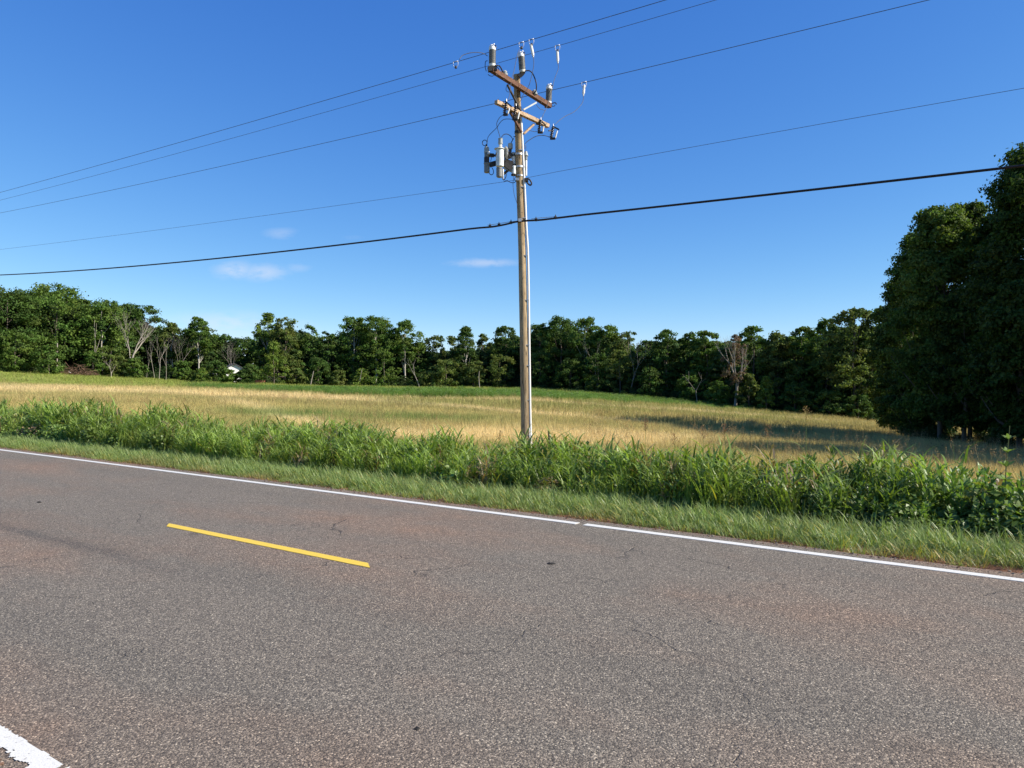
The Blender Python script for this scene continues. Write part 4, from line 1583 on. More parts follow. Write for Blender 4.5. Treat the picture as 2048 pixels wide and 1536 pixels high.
stem_v = []
for i in range(3):
    mb = MB()
    n = 7
    d_ = disc(n, .2)
    hh = U(n, .45, .75)
    azs = U(n, 0, 6.28)
    mb.blades(d_, azs, hh, U(n, .02, .2), .25, .006, nseg=3, prof='stem', tint=jit(n, (1, 1, 1), .2))
    for j in range(n):
        q = 9
        top_ = d_[j] + np.array([math.cos(azs[j]) * hh[j] * .18, math.sin(azs[j]) * hh[j] * .18, hh[j] * .95])
        mb.cards(top_ + rng.normal(size=(q, 3)) * np.array([.018, .018, .05]), rng.normal(size=(q, 3)), .03, .012, jit(q, (1.05, .85, .8), .3))
    stem_v.append(mb.mesh('seed_stems', tint=True))
X, Y, s, p, px = field_pts(8000, -10, 110, 17, 60, lambda Y, px: np.clip((22 / Y) ** 1.1, 0, 1))
k_ = vnoise(s, p, 5, 61) > .35
X, Y, s, p, px = [a[k_] for a in (X, Y, s, p, px)]
n = len(X)
tt = np.array([.43, .33, .16]) * rng.uniform(.55, 1.25, (n, 1))
scatter('hay_seed_stems', np.stack([X, Y, hz(X, Y) - .01], -1), U(n, 0, 6.283), U(n, .7, 1.15), rng.integers(0, 3, n), tt, stem_v, M_dry_i)

# belt of tall green growth across the field, and looser clumps on its right
fen = []
for i in range(5):
    mb = grass_clump(40, .35, .5, 1.0, .022, lean=.16, bend=.25, nseg=3, v=.35)
    n = 120
    bz = U(n, .25, .95)
    mb.blades(disc(n, .33) + np.stack([0 * bz, 0 * bz, bz], -1), U(n, 0, 6.28), U(n, .12, .26), U(n, .2, .9), .5, .02, nseg=2, tint=jit(n, (1.1, 1.1, 1), .35))
    fen.append(mb.mesh('green_growth', tint=True))
X, Y, s, p, px = visible_sp(60000, -5, 150, 30, 120, 0)
Z = hz(X, Y)
_, pyy = proj(X, Y, Z)
fr_ = lerp(BX, BAND_FRONT, px)
jag = (vnoise(s, p, 3.0, 51) - .5) * 3
depth = lerp([375, 700, 1050, 1200, 1400, 1600, 1700], [5, 9, 11, 12, 11, 10, 8], px)
k_ = (pyy < fr_ + jag) & (pyy > fr_ - depth) & (px > 372) & (px < 1720)
pr = lerp([372, 400, 1000, 1100, 1300, 1500, 1720], [.35, .9, .9, .75, .45, .30, .15], px) * np.clip(.35 + 1.1 * vnoise(s, p, 4, 52), 0, 1)
k_ &= rng.random(len(X)) < pr * .9
X, Y, s, p, px, Z = [a[k_] for a in (X, Y, s, p, px, Z)]
n = len(X)
hh = lerp([372, 500, 850, 1050, 1300, 1700], [.62, .68, .85, .85, .6, .5], px) * U(n, .7, 1.2) * (.8 + .4 * vnoise(X, Y, 2.5, 53))
tt = np.array([.145, .24, .045]) * (1 + (rng.random((n, 1)) - .5) * .6) + np.array([.06, .04, .02]) * (rng.random((n, 1)) < lerp([372, 1000, 1300], [.03, .06, .35], px)[:, None])
scatter('tall_green_growth', np.stack([X, Y, Z - .02], -1), U(n, 0, 6.283), np.stack([U(n, .8, 1.3), U(n, .8, 1.3), hh * .97], -1), rng.integers(0, 5, n), tt, fen, M_leaf_i, tilt=rng.normal(size=(n, 2)) * .05)


# ------------------------------------------------------------------ trees
def crown_mesh(mb, c, H, Rw, z0, nclump, nleaf, leaf, col, shape='round', seed=0, rgl=None, gap=.0):
    """leaf clumps through an uneven crown; returns clump centres"""
    rg = rgl or np.random.default_rng(seed)
    n = int(nclump * 1.9)
    nleaf = int(nleaf * (.62 if leaf < .2 else .95))
    leaf = leaf if leaf < .2 else leaf * .80
    u = rg.random(n) ** .85
    if shape == 'round':
        prof = np.sin(np.pi * np.clip(.10 + .84 * u, 0, 1)) ** .6
    elif shape == 'tall':
        prof = np.sin(np.pi * np.clip(.12 + .85 * u, 0, 1)) ** .8 * (1 - .15 * u)
    elif shape == 'cone':
        prof = (1 - u) ** .7 * .95 + .08
    else:   # flat topped / spreading
        prof = np.clip(.35 + 1.0 * u, 0, 1) * np.where(u > .85, 1 - (u - .85) * 3.2, 1)
    az = rg.random(n) * 2 * math.pi
    ph = rg.random(4) * 6.28
    lob = 1 + .16 * np.sin(az * 2 + ph[0] + u * 3) + .13 * np.sin(az * 3 + ph[1] - u * 6) + .10 * np.sin(az * 5 + ph[2] + u * 11)
    if leaf < .3:
        lob = lob + .20 * np.sin(az * 1.5 + ph[3] + u * 17) * (rg.random() * .5 + .6)
    rad = Rw * prof * lob * (rg.random(n) * .8 + .2) ** .5 * rg.uniform(.86, 1.14 if leaf < .3 else 1.08, n)
    rc = Rw * rg.uniform(.10, .24, n)
    rc = np.clip(rc, .28, 1.15)
    ctr_ = np.stack([rad * np.cos(az), rad * np.sin(az), z0 + (H - rc * .55 - z0) * u], -1)
    k = nleaf
    d = rg.normal(size=(n, k, 3))
    d[..., 2] += .3
    d /= np.linalg.norm(d, axis=-1, keepdims=True)
    q = rg.random((n, k)) ** .45 * rg.uniform(.7, 1.35, (n, k))
    sq = np.stack([rg.uniform(.85, 1.5, (n, 1)), rg.uniform(.85, 1.5, (n, 1)), rg.uniform(.5, .95, (n, 1))], -1)
    pos = ctr_[:, None, :] + d * (rc[:, None] * q)[..., None] * sq
    bright = rg.uniform(.74, 1.26, (n, 1, 1))
    tn = np.array(col) * bright * rg.uniform(.7, 1.3, (n, k, 1)) * (1 + (rg.random((n, 1, 3)) - .5) * np.array([.3, .08, .2]))
    nr = d * .8 + rg.normal(size=d.shape) * .6 + ctr_[:, None, :] * np.array([1, 1, 0]) / max(Rw, .1) * .5 + np.array([0, 0, .25])
    pos, nr, tn = pos.reshape(-1, 3), nr.reshape(-1, 3), tn.reshape(-1, 3)
    if gap:
        m_ = vnoise(pos[:, 0] + pos[:, 2] * .3, pos[:, 1] * .7 + pos[:, 2], Rw * .4, seed % 50) > gap
        pos, nr, tn = pos[m_], nr[m_], tn[m_]
    m = len(pos)
    mb.cards(pos + np.array(c), nr, leaf * rg.uniform(.7, 1.35, m), leaf * .72 * rg.uniform(.7, 1.3, m), tn, rg)
    return ctr_ + np.array(c)


def trunk_mesh(H, r, ctrs, base, rg, nlimb=12, lean=(0, 0), top=.86, sides=7):
    mb = MB()
    base = Vector(base)
    pts_ = []
    for i in range(7):
        f = i / 6
        pts_.append(base + Vector((lean[0] * f * H + (rg.random() - .5) * .04 * H * f, lean[1] * f * H + (rg.random() - .5) * .04 * H * f, -0.3 + (H * top + .3) * f)))
    sm = smoothline(pts_, 3)
    nn = len(sm)
    mb.tube(sm, [r * (1.25 if i == 0 else 1) * (1 - .8 * i / nn) for i in range(nn)], sides, False)
    if len(ctrs):
        pick = rg.choice(len(ctrs), min(nlimb, len(ctrs)), replace=False)
        for j in pick:
            e = Vector(ctrs[j])
            hgt = e.z - base.z
            f = max(.18, min(.85, (hgt / H) - .08 - .18 * rg.random()))
            st = sm[int(f * (nn - 1))]
            mid_ = (st + e) / 2 + Vector((0, 0, -.06 * H * rg.random()))
            rr_ = r * .42 * (1 - .6 * f)
            mb.tube(smoothline([st, mid_, e], 2), [rr_, rr_ * .8, rr_ * .55, rr_ * .4, rr_ * .2], 5, False)
    return mb


def tree(px, top, wpx, off, shape, label, col=(.050, .082, .024), base_f=.12, nclump=75, nleaf=62, leaf=.40, name='broadleaf_tree', pale=False, D=None, group='trees along the far edge of the field', gap=.0, trunk_r=None, limbs=12):
    seed = abs(int(px * 7 + top))
    rg = np.random.default_rng(seed)
    Dd = D if D is not None else float(edgeD(px)) + off
    X = (px - CX) / F * Dd
    zb_ = hz1(X, Dd)
    ztop = W(px, top, Dd).z
    H = ztop - zb_
    Rw = wpx / F * Dd / 2
    th = thing(name, label, 'tree', (X, Dd, zb_), group)
    cm = MB()
    cs = crown_mesh(cm, (0, 0, 0), H, Rw, H * base_f, nclump, nleaf, leaf, col, shape, seed, rg, gap)
    tr_ = trunk_r or max(.10, H * .014)
    tm = trunk_mesh(H, tr_, cs, (0, 0, 0), rg, limbs)
    obj('trunk', tm.mesh('trunk', smooth=0), M_bark_pale if pale else M_bark, th)
    obj('crown', cm.mesh('crown', tint=True), M_leaf, th)
    return th


DG, MG, YG, OG = (.066, .112, .024), (.090, .146, .028), (.130, .188, .034), (.112, .146, .036)
T = [
    (-90, 560, 150, 4, 'round', 'broad tree partly cut by the left edge of the view', DG, .1, 0),
    (14, 574, 120, 3, 'round', 'dense dark tree at the left edge of the view', DG, .08, 0),
    (66, 592, 70, 9, 'round', 'lower crown tucked between the two big crowns at far left', MG, .2, 0),
    (112, 568, 116, 3, 'round', 'tallest broad crown of the left group, domed and even', MG, .15, 0),
    (162, 598, 60, 10, 'round', 'small rounded crown just right of the tallest left dome', DG, .3, 0),
    (205, 600, 84, 2, 'round', 'green tree just left of the big bare tree', MG, .25, 1),
    (246, 606, 66, 12, 'round', 'dark crown directly behind the big bare tree', DG, .3, 0),
    (286, 610, 70, 9, 'round', 'dark tree right behind the bare tree, stepping down to the right', DG, .12, 0),
    (345, 645, 52, 6, 'tall', 'thin scruffy crown above the cluster of pale snags', OG, .35, 1),
    (397, 632, 48, 2, 'tall', 'narrow upright tree with a pale trunk right of the snags', MG, .4, 1),
    (436, 668, 64, 12, 'round', 'low round crown left of the gap with the white gable', DG, .1, 0),
    (484, 676, 70, 22, 'round', 'low far crown directly above the white gable', DG, .2, 0),
    (508, 700, 56, 22, 'round', 'small dark tree right beside the white gable', DG, .1, 0),
    (536, 626, 46, 6, 'tall', 'loose feathery treetop with sky showing through, mid left', YG, .3, 1),
    (570, 632, 56, 3, 'round', 'broad shoulder of foliage right of the feathery treetop', OG, .08, 0),
    (620, 650, 52, 5, 'tall', 'pointed green crown between the feathery tree and the paired domes', MG, .08, 0),
    (656, 662, 50, 4, 'round', 'lower crown stepping down before the large central dome', DG, .06, 0),
    (708, 634, 62, 4, 'round', 'left half of the large central dome', MG, .16, 1),
    (752, 632, 62, 3, 'round', 'right half of the large central dome, two pale stems beneath', MG, .26, 1),
    (810, 640, 52, 3, 'tall', 'narrow tree on a tall straight whitish trunk', MG, .42, 1),
    (838, 684, 46, 6, 'round', 'small crown in the dip right of the whitish trunk', DG, .06, 0),
    (884, 670, 56, 8, 'flat', 'flat airy crown with sky holes, left of a dark spire', OG, .35, 0),
    (932, 653, 42, 4, 'tall', 'dark spire shaped tree left of the utility pole', DG, .18, 1),
    (966, 668, 36, 10, 'tall', 'thin light crown just left of the pole', OG, .3, 0),
    (1010, 652, 52, 6, 'round', 'blue green crown seen right behind the pole', DG, .12, 0),
    (1078, 648, 56, 4, 'round', 'dense crown immediately right of the pole', DG, .08, 0),
    (1122, 632, 66, 5, 'round', 'tallest crown right of the pole', DG, .08, 0),
    (1172, 634, 60, 3, 'round', 'spiky topped crown next to the tallest one right of the pole', MG, .1, 1),
    (1216, 650, 52, 5, 'round', 'crown with a bushy shoulder sloping down to the right', MG, .08, 0),
    (1256, 664, 44, 6, 'flat', 'brownish green thin topped tree with bare twigs', OG, .12, 0),
    (1292, 680, 40, 8, 'round', 'low dark crown in the dip before the right hand row', DG, .08, 0),
    (1334, 658, 58, 4, 'round', 'rounded tree starting the even right hand row', DG, .08, 0),
    (1378, 666, 46, 6, 'round', 'second tree of the even right hand row', DG, .08, 0),
    (1414, 662, 52, 4, 'round', 'third tree of the right hand row, left of the rusty dead tree', MG, .08, 0),
    (1506, 652, 60, 5, 'round', 'high round crown directly behind the rusty dead tree', MG, .08, 0),
    (1556, 664, 56, 4, 'round', 'yellowish green crown right of the rusty dead tree', OG, .08, 0),
    (1604, 654, 58, 5, 'round', 'tree with several pointed tops before the last bright crown', MG, .08, 0),
    (1654, 636, 60, 4, 'round', 'dark crown leaning against the last bright crown', DG, .08, 0),
    (1708, 617, 86, 0, 'round', 'large bright crown just before the tall shaded trees', OG, .10, 0),
    (1756, 616, 66, 2, 'round', 'dark crown squeezed against the tall shaded trees', DG, .06, 0),
]
for (px_, top, w_, off, shp, lab, c_, bf, pal) in T:
    tree(px_, top, w_ * 1.3, off, shp, lab, c_, bf, pale=bool(pal), gap=.32 if ('airy' in lab or 'feathery' in lab or 'thin' in lab) else .05,
         nclump=80 if w_ > 60 else 60)

# low trees in front of the wood
T2 = [
    (30, 660, 80, 'round', 'low bushy tree in front of the leftmost dark trees', MG), (98, 690, 56, 'round', 'small bushy tree left of the brush pile', MG),
    (186, 702, 40, 'round', 'rounded sapling thicket right of the brush pile', MG), (222, 692, 60, 'flat', 'spreading low tree beneath the bare tree', OG),
    (268, 716, 44, 'round', 'green shrub at the foot of the big bare tree', MG), (366, 722, 38, 'round', 'green shrub right of the pale snags', MG),
    (404, 736, 40, 'cone', 'small bright conical shrub under the narrow upright tree', YG), (434, 722, 44, 'round', 'dark low tree left of the white gable', DG),
    (500, 728, 42, 'round', 'dark green shrub covering the right side of the white house', DG),
    (452, 738, 36, 'round', 'small shrub before the left half of the white gable', MG), (487, 739, 36, 'round', 'small shrub before the lower right of the white gable', DG),
    (548, 682, 64, 'cone', 'pyramid shaped yellow green tree right of the house', YG), (592, 736, 40, 'round', 'shrub at the foot of the pyramid tree', OG),
    (636, 716, 52, 'round', 'low tree under the pointed crown, left of the central dome', DG), (676, 740, 40, 'round', 'low olive shrub left of the central dome', OG),
    (724, 736, 56, 'cone', 'bright low cedar under the central dome', YG), (768, 700, 56, 'round', 'bushy mid height tree beneath the right half of the dome', MG),
    (862, 742, 50, 'round', 'low shrub right of the leaning snag', OG), (892, 716, 60, 'round', 'olive bush beneath the flat airy crown', OG),
    (948, 722, 56, 'round', 'spreading bush left of the pole foot of the wood', OG), (1000, 708, 52, 'flat', 'forked small tree just left of the pole', OG),
    (1080, 704, 60, 'round', 'dark bush right of the pole at field edge', DG), (1140, 716, 60, 'round', 'broad bush under the tallest right crown', DG),
    (1196, 706, 64, 'round', 'mounded low tree under the spiky crown', DG), (1240, 698, 60, 'round', 'brownish low tree beneath the twiggy top', OG),
    (1300, 736, 52, 'round', 'low dark bush at the dip of the tree line', DG), (1380, 752, 56, 'round', 'lit low bush before the right hand row', MG),
    (1436, 762, 52, 'round', 'round sunlit bush left of the rusty dead tree', MG), (1498, 748, 46, 'round', 'bush at the foot of the rusty dead tree', OG),
    (1532, 752, 44, 'cone', 'pointed sunlit young tree right of the rusty dead tree', YG), (1590, 770, 60, 'round', 'dark low bush near the right end of the field', DG),
    (1660, 780, 60, 'round', 'dark low bush under the leaning dark crown', DG), (1716, 790, 60, 'round', 'low bush under the large bright crown', DG),
]
for (px_, top, w_, shp, lab, c_) in T2:
    tree(px_, top, w_, -9.0 if 425 < px_ < 515 else -1.5 - (px_ % 3), shp, lab, c_, .03, nclump=42, nleaf=58, leaf=.32, name='young_tree', group='low trees in front of the wood', limbs=6, gap=.1)

# tall shaded trees at the right, near the road
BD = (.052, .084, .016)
T3 = [
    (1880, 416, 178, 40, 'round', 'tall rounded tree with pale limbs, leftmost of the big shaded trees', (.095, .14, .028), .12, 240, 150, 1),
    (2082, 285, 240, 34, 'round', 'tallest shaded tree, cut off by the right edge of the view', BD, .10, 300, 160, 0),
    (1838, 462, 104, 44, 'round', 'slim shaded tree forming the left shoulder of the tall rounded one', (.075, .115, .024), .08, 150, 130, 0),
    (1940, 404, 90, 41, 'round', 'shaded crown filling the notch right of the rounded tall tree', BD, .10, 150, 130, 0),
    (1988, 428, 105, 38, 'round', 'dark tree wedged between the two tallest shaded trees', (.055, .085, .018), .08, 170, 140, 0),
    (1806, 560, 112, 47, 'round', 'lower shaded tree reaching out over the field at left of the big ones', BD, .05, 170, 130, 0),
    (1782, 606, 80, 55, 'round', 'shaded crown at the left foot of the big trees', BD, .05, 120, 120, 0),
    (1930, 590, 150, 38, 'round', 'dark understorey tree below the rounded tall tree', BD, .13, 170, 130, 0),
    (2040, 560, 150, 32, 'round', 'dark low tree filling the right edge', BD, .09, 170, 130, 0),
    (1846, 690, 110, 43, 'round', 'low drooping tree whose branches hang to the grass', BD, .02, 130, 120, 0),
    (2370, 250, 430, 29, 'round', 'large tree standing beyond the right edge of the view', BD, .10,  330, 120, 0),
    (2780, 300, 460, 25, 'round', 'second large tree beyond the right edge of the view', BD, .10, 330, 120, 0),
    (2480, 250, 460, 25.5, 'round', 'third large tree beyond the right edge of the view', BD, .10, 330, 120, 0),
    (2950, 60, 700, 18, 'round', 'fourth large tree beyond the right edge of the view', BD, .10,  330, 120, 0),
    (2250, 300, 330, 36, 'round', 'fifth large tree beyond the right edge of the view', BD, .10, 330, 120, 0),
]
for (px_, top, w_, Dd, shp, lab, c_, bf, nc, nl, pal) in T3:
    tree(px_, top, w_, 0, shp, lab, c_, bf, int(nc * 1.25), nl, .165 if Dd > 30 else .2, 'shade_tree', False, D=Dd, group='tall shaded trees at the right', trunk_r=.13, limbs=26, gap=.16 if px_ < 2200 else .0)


# bare and dead trees
def bare_mesh(H, r, rg, spread=.55, depth=4, fork=.32, lean=0.0, straight=False):
    mb = MB()

    def grow(p, d, l, r_, k):
        pts_ = [p]
        q = p.copy()
        dd = d.copy()
        for _ in range(3):
            dd = (dd + Vector((rg.normal() * .10, rg.normal() * .10, .06 + rg.normal() * .04))).normalized()
            q = q + dd * l / 3
            pts_.append(q.copy())
        mb.tube(pts_, [r_, r_ * .86, r_ * .73, r_ * .6], 6 if k > 1 else 4, False)
        if k <= 0:
            return
        nb = 3 if k > 2 else 2 + (rg.random() < .5)
        a0 = rg.random() * 6.28
        for j in range(nb):
            a = a0 + j * 6.283 / nb + rg.normal() * .4
            side = Vector((math.cos(a), math.sin(a), 0))
            nd = (dd + side * (spread * rg.uniform(.6, 1.3))).normalized()
            st = pts_[-1] if j < 2 else pts_[2]
            grow(st.copy(), nd, l * rg.uniform(.6, .85), r_ * .5, k - 1)
    d0 = Vector((lean, 0, 1)).normalized()
    grow(Vector((0, 0, -.2)), d0, H * fork, r, depth)
    return mb


def dead_tree(px, top, base_off, label, H=None, r=.16, depth=4, fork=.36, spread=.55, lean=0.0, name='bare_tree', m=None, group=None, leaves=None, cat='dead tree'):
    rg = np.random.default_rng(int(px * 3 + top))
    Dd = float(edgeD(px)) + base_off
    X = (px - CX) / F * Dd
    z_ = hz1(X, Dd)
    Hh = W(px, top, Dd).z - z_
    th = thing(name, label, cat, (X, Dd, z_), group)
    mb = bare_mesh(Hh, r, rg, spread, depth, fork, lean)
    v = np.concatenate(mb.v)
    sc_ = Hh / max(v[:, 2].max(), .1)
    for a in mb.v:
        a *= np.array([sc_ * .9, sc_ * .9, sc_])
    obj('trunk', mb.mesh('trunk', smooth=0), m or M_dead, th)
    if leaves:
        col, Rw, n_ = leaves
        cm = MB()
        crown_mesh(cm, (0, 0, 0), Hh, Rw, Hh * .3, n_, 60, .22, col, 'tall', int(px), rg, .25)
        obj('crown', cm.mesh('crown', tint=True), M_leaf, th)
    return th


dead_tree(256, 616, -2.5, 'big bleached bare tree fanning its branches before the dark left trees', r=.24, depth=5, fork=.36, spread=.42)
dead_tree(1470, 668, -3.5, 'dead tree with rusty brown withered foliage among green ones', r=.20, depth=4, fork=.30, spread=.30, leaves=((.16, .11, .075), 1.7, 46))
dead_tree(470, 676, -2.0, 'grey leafless twiggy tree left of the white gable', r=.07, depth=5, fork=.30, spread=.6)
dead_tree(352, 655, -1.0, 'thin grey bare tree right of the leaning snags', r=.06, depth=5, fork=.35, spread=.5)
dead_tree(318, 668, -2.5, 'forked pale snag, left one of the snag cluster', r=.08, depth=3, fork=.5, spread=.4, lean=.03)
dead_tree(332, 684, -3.0, 'leaning pale pole-like snag right of the forked snag', r=.07, depth=1, fork=.8, spread=.3, lean=.10)
dead_tree(293, 672, -2.5, 'slim straight whitish snag left of the forked snag', r=.06, depth=2, fork=.7, spread=.3)
dead_tree(309, 700, -3.0, 'short thin snag between the straight and the forked one', r=.07, depth=1, fork=.8, spread=.3)
dead_tree(222, 716, -3.5, 'low forked dead branchy stump at the field edge under the spreading low tree', r=.10, depth=3, fork=.4, spread=.7)
dead_tree(840, 716, -4.5, 'crooked leaning whitish snag right of the straight whitish trunk', r=.10, depth=2, fork=.6, spread=.5, lean=-.22)
dead_tree(620, 742, -4.0, 'short pale broken stem under the pointed crown', r=.12, depth=0, fork=1.0)
dead_tree(715, 738, -4.0, 'short leaning pale stem at the foot of the central dome', r=.10, depth=0, fork=1.0, lean=.15)
dead_tree(115, 686, -2.0, 'pale broken trunk left of the brush pile', r=.14, depth=0, fork=1.0)
dead_tree(186, 640, -1.0, 'tall thin pale trunk right of the brush pile', r=.12, depth=1, fork=.8, spread=.3)
dead_tree(1262, 662, -.5, 'slim pinkish bare stem rising from the twiggy topped tree', r=.07, depth=4, fork=.35, spread=.4)
dead_tree(1196, 676, -4.0, 'pale slim trunk with thin limbs before the spiky crown', r=.07, depth=2, fork=.6, spread=.3)
dead_tree(960, 742, -4.5, 'short pale stump like stem left of the pole', r=.12, depth=0, fork=1.0)
dead_tree(1395, 742, -4.5, 'pale broken forked branch before the right hand row', r=.07, depth=2, fork=.4, spread=.8)

# brush pile: a tangle of cut branches
Dd = float(edgeD(152)) - 3.0
X = (152 - CX) / F * Dd
bpile = thing('brush_pile', 'rust brown heap of cut branches at the far left field edge', 'brush pile', (X, Dd, hz1(X, Dd)))
mb = MB()
rg = np.random.default_rng(99)
M_brush = mat('rusty_cut_branches', (.16, .095, .06), .9, var=.35)
for i in range(170):
    a = rg.random() * 6.28
    q = rg.random() ** .6
    c = Vector((math.cos(a) * q * 3.2, math.sin(a) * q * 1.6, (1 - q * q) * 1.7 * rg.random() + .1))
    d = Vector((rg.normal(), rg.normal() * .6, rg.normal() * .35)).normalized() * rg.uniform(.6, 1.5)
    mb.tube([c - d * .5, c + Vector((0, 0, rg.normal() * .08)), c + d * .5], [.035, .03, .012], 4, False)
obj('branches', mb, M_brush, bpile, smooth=0)['kind'] = 'stuff'

# depth of the wood behind, and bushes along its foot
gen = []
for i, shp in enumerate(('round', 'round', 'tall', 'flat')):
    mb = MB()
    rg = np.random.default_rng(500 + i)
    cs = crown_mesh(mb, (0, 0, 0), 10, 3.1, .8, 70, 55, .46, (1, 1, 1), shp, 500 + i, rg, .0)
    tmb = trunk_mesh(10, .15, cs, (0, 0, 0), rg, 6)
    mb.add(np.concatenate(tmb.v), [f for f in tmb.f], np.tile([[1.6, 1.1, 1.4]], (tmb.n, 1)))
    gen.append(mb.mesh('wood_tree', tint=True))
tops_x = [a[0] for a in T]
tops_y = [a[1] for a in T]
cand = []
for i in range(4200):
    px_ = rng.uniform(-520, 2700)
    Dd = float(edgeD(px_)) + rng.uniform(5, 60)
    cand.append((px_, Dd))
keep = []
for (px_, Dd) in cand:
    X = (px_ - CX) / F * Dd
    if all((X - a[0]) ** 2 + (Dd - a[1]) ** 2 > 13 for a in keep):
        if 440 < px_ < 535 and Dd < 185:
            continue
        keep.append((X, Dd, px_))
for i in range(60):
    X, Dd = rng.uniform(33, 62), rng.uniform(14, 41)
    if all((X - a[0]) ** 2 + (Dd - a[1]) ** 2 > 14 for a in keep):
        keep.append((X, Dd, CX + F * X / Dd))
KX = np.array([k_[0] for k_ in keep])
KY = np.array([k_[1] for k_ in keep])
KP = np.array([k_[2] for k_ in keep])
KZ = hz(KX, KY)
# local height limit: stay below the front skyline seen from the road
sky_y = np.interp(KP, [-500, -90, 0, 100, 160, 230, 300, 340, 360, 410, 440, 500, 540, 600, 660, 680, 700, 780, 800, 830, 850, 900, 960, 1020, 1120, 1220, 1290, 1330, 1450, 1560, 1650, 1720, 1760, 1800, 1900, 2050, 2700],
                  [560, 565, 580, 575, 600, 612, 640, 655, 655, 650, 676, 682, 650, 655, 672, 680, 650, 650, 672, 690, 698, 690, 690, 664, 642, 660, 690, 670, 672, 670, 655, 640, 648, 640, 630, 630, 630])
lim = EYE + (HY - (sky_y + 6)) / F * KY - KZ
KH = np.where(KY < 60, 11.5, np.clip(lim, 3.5, 16)) * rng.uniform(.78, 1.0, len(KX))
n = len(KX)
tt = np.array([.055, .090, .027]) * rng.uniform(.75, 1.3, (n, 1))
scatter('woods', np.stack([KX, KY, KZ], -1), U(n, 0, 6.28), np.stack([KH / 10 * 1.15, KH / 10 * 1.15, KH / 10], -1), rng.integers(0, 4, n), tt, gen, M_wood_i,
        label='mass of trees filling the wood behind the front row')

bush = []
for i in range(4):
    bush.append(leafy_mound(1.5, 2.0, 620, .36, .26, .4).mesh('bush', tint=True))
px_ = np.concatenate([rng.uniform(-300, 1900, 440), rng.uniform(1820, 2400, 60)])
off = rng.uniform(-2.0, 5, len(px_))
off[440:] = rng.uniform(37, 50, 60) - (px_[440:] - 1790) * .012 - edgeD(px_[440:])
k_ = ~((px_ > 452) & (px_ < 522))
px_, off = px_[k_], off[k_]
Dd = edgeD(px_) + off
X = (px_ - CX) / F * Dd
n = len(X)
sc_ = rng.uniform(.35, 1.0, n) * (.65 + .5 * sstep(-2, 4, off)) * np.where(off < -10, .75, 1)
tt = np.array([.046, .078, .024]) * rng.uniform(.7, 1.45, (n, 1)) * (1 + (rng.random((n, 3)) - .5) * .2)
scatter('undergrowth', np.stack([X, Dd, hz(X, Dd) - .1], -1), U(n, 0, 6.28), np.stack([sc_, sc_, sc_ * rng.uniform(.8, 1.3, n)], -1), rng.integers(0, 4, n), tt, bush, M_wood_i)

# ------------------------------------------------------------------ the white house glimpsed through the gap
M_siding = mat('white_siding', (.78, .76, .70), .6, var=.05, scale=2)
M_roof = mat('dark_shingle', (.06, .06, .07), .85, var=.3, scale=6)
M_brick = mat('red_brick', (.33, .12, .08), .9, var=.25, scale=10)
M_glass = mat('dark_window', (.03, .035, .04), .1, var=.2, spec=.6)
hp = W(468, 772, 128.0)
hz0 = hz1(hp.x, hp.y)
house = thing('house', 'white gabled house glimpsed through the gap in the trees, mid left', 'house', (hp.x, hp.y, hz0))
ang = R(25)
ex, ey = Vector((math.cos(ang), math.sin(ang), 0)), Vector((-math.sin(ang), math.cos(ang), 0))


def hl(a, b_, c_):
    return list(ex * a + ey * b_ + Vector((0, 0, c_)))


wl = MB()
gw, gl, gh, gp = 3.0, 3.0, 1.7, 3.3
v = [hl(-gw, 0, -.5), hl(gw, 0, -.5), hl(gw, 0, gh), hl(0, 0, gp), hl(-gw, 0, gh), hl(-gw, gl * 2, -.5), hl(gw, gl * 2, -.5), hl(gw, gl * 2, gh), hl(0, gl * 2, gp), hl(-gw, gl * 2, gh)]
wl.add(v, [np.array([[0, 1, 2, 3, 4]]), np.array([[9, 8, 7, 6, 5]]), np.array([[0, 4, 9, 5], [1, 6, 7, 2]])])
obj('wall', wl, M_siding, house)
rf = MB()
for sgn in (-1, 1):
    o_ = .35
    a_ = [hl(0, -o_, gp + .12), hl(sgn * (gw + o_), -o_, gh - .05), hl(sgn * (gw + o_), gl * 2 + o_, gh - .05), hl(0, gl * 2 + o_, gp + .12)]
    b2 = [[q[0], q[1], q[2] - .14] for q in a_]
    rf.add(a_ + b2, np.array([[0, 1, 2, 3], [7, 6, 5, 4], [0, 4, 5, 1], [1, 5, 6, 2], [2, 6, 7, 3], [3, 7, 4, 0]]))
obj('roof', rf, M_roof, house)
for xx in (-2.2, 1.6):
    wn = obj('window', MB().box(hl(xx, -.03, 1.3), (1.1, .08, 1.3), (ex, ey, Vector((0, 0, 1)))), M_siding, house)
    obj('pane', MB().box(hl(xx, -.08, 1.3), (.9, .04, 1.1), (ex, ey, Vector((0, 0, 1)))), M_glass, wn)
obj('porch', MB().box(hl(4.2, .6, .1), (1.6, 1.6, 1.0), (ex, ey, Vector((0, 0, 1)))), M_brick, house, label='low red brick porch block at the right')

# ------------------------------------------------------------------ single plants one can point to
def place(px, p):
    u = (px - CX) / F
    D = p / (ND[0] * u + ND[1])
    X = u * D
    return X, D, hz1(X, D)


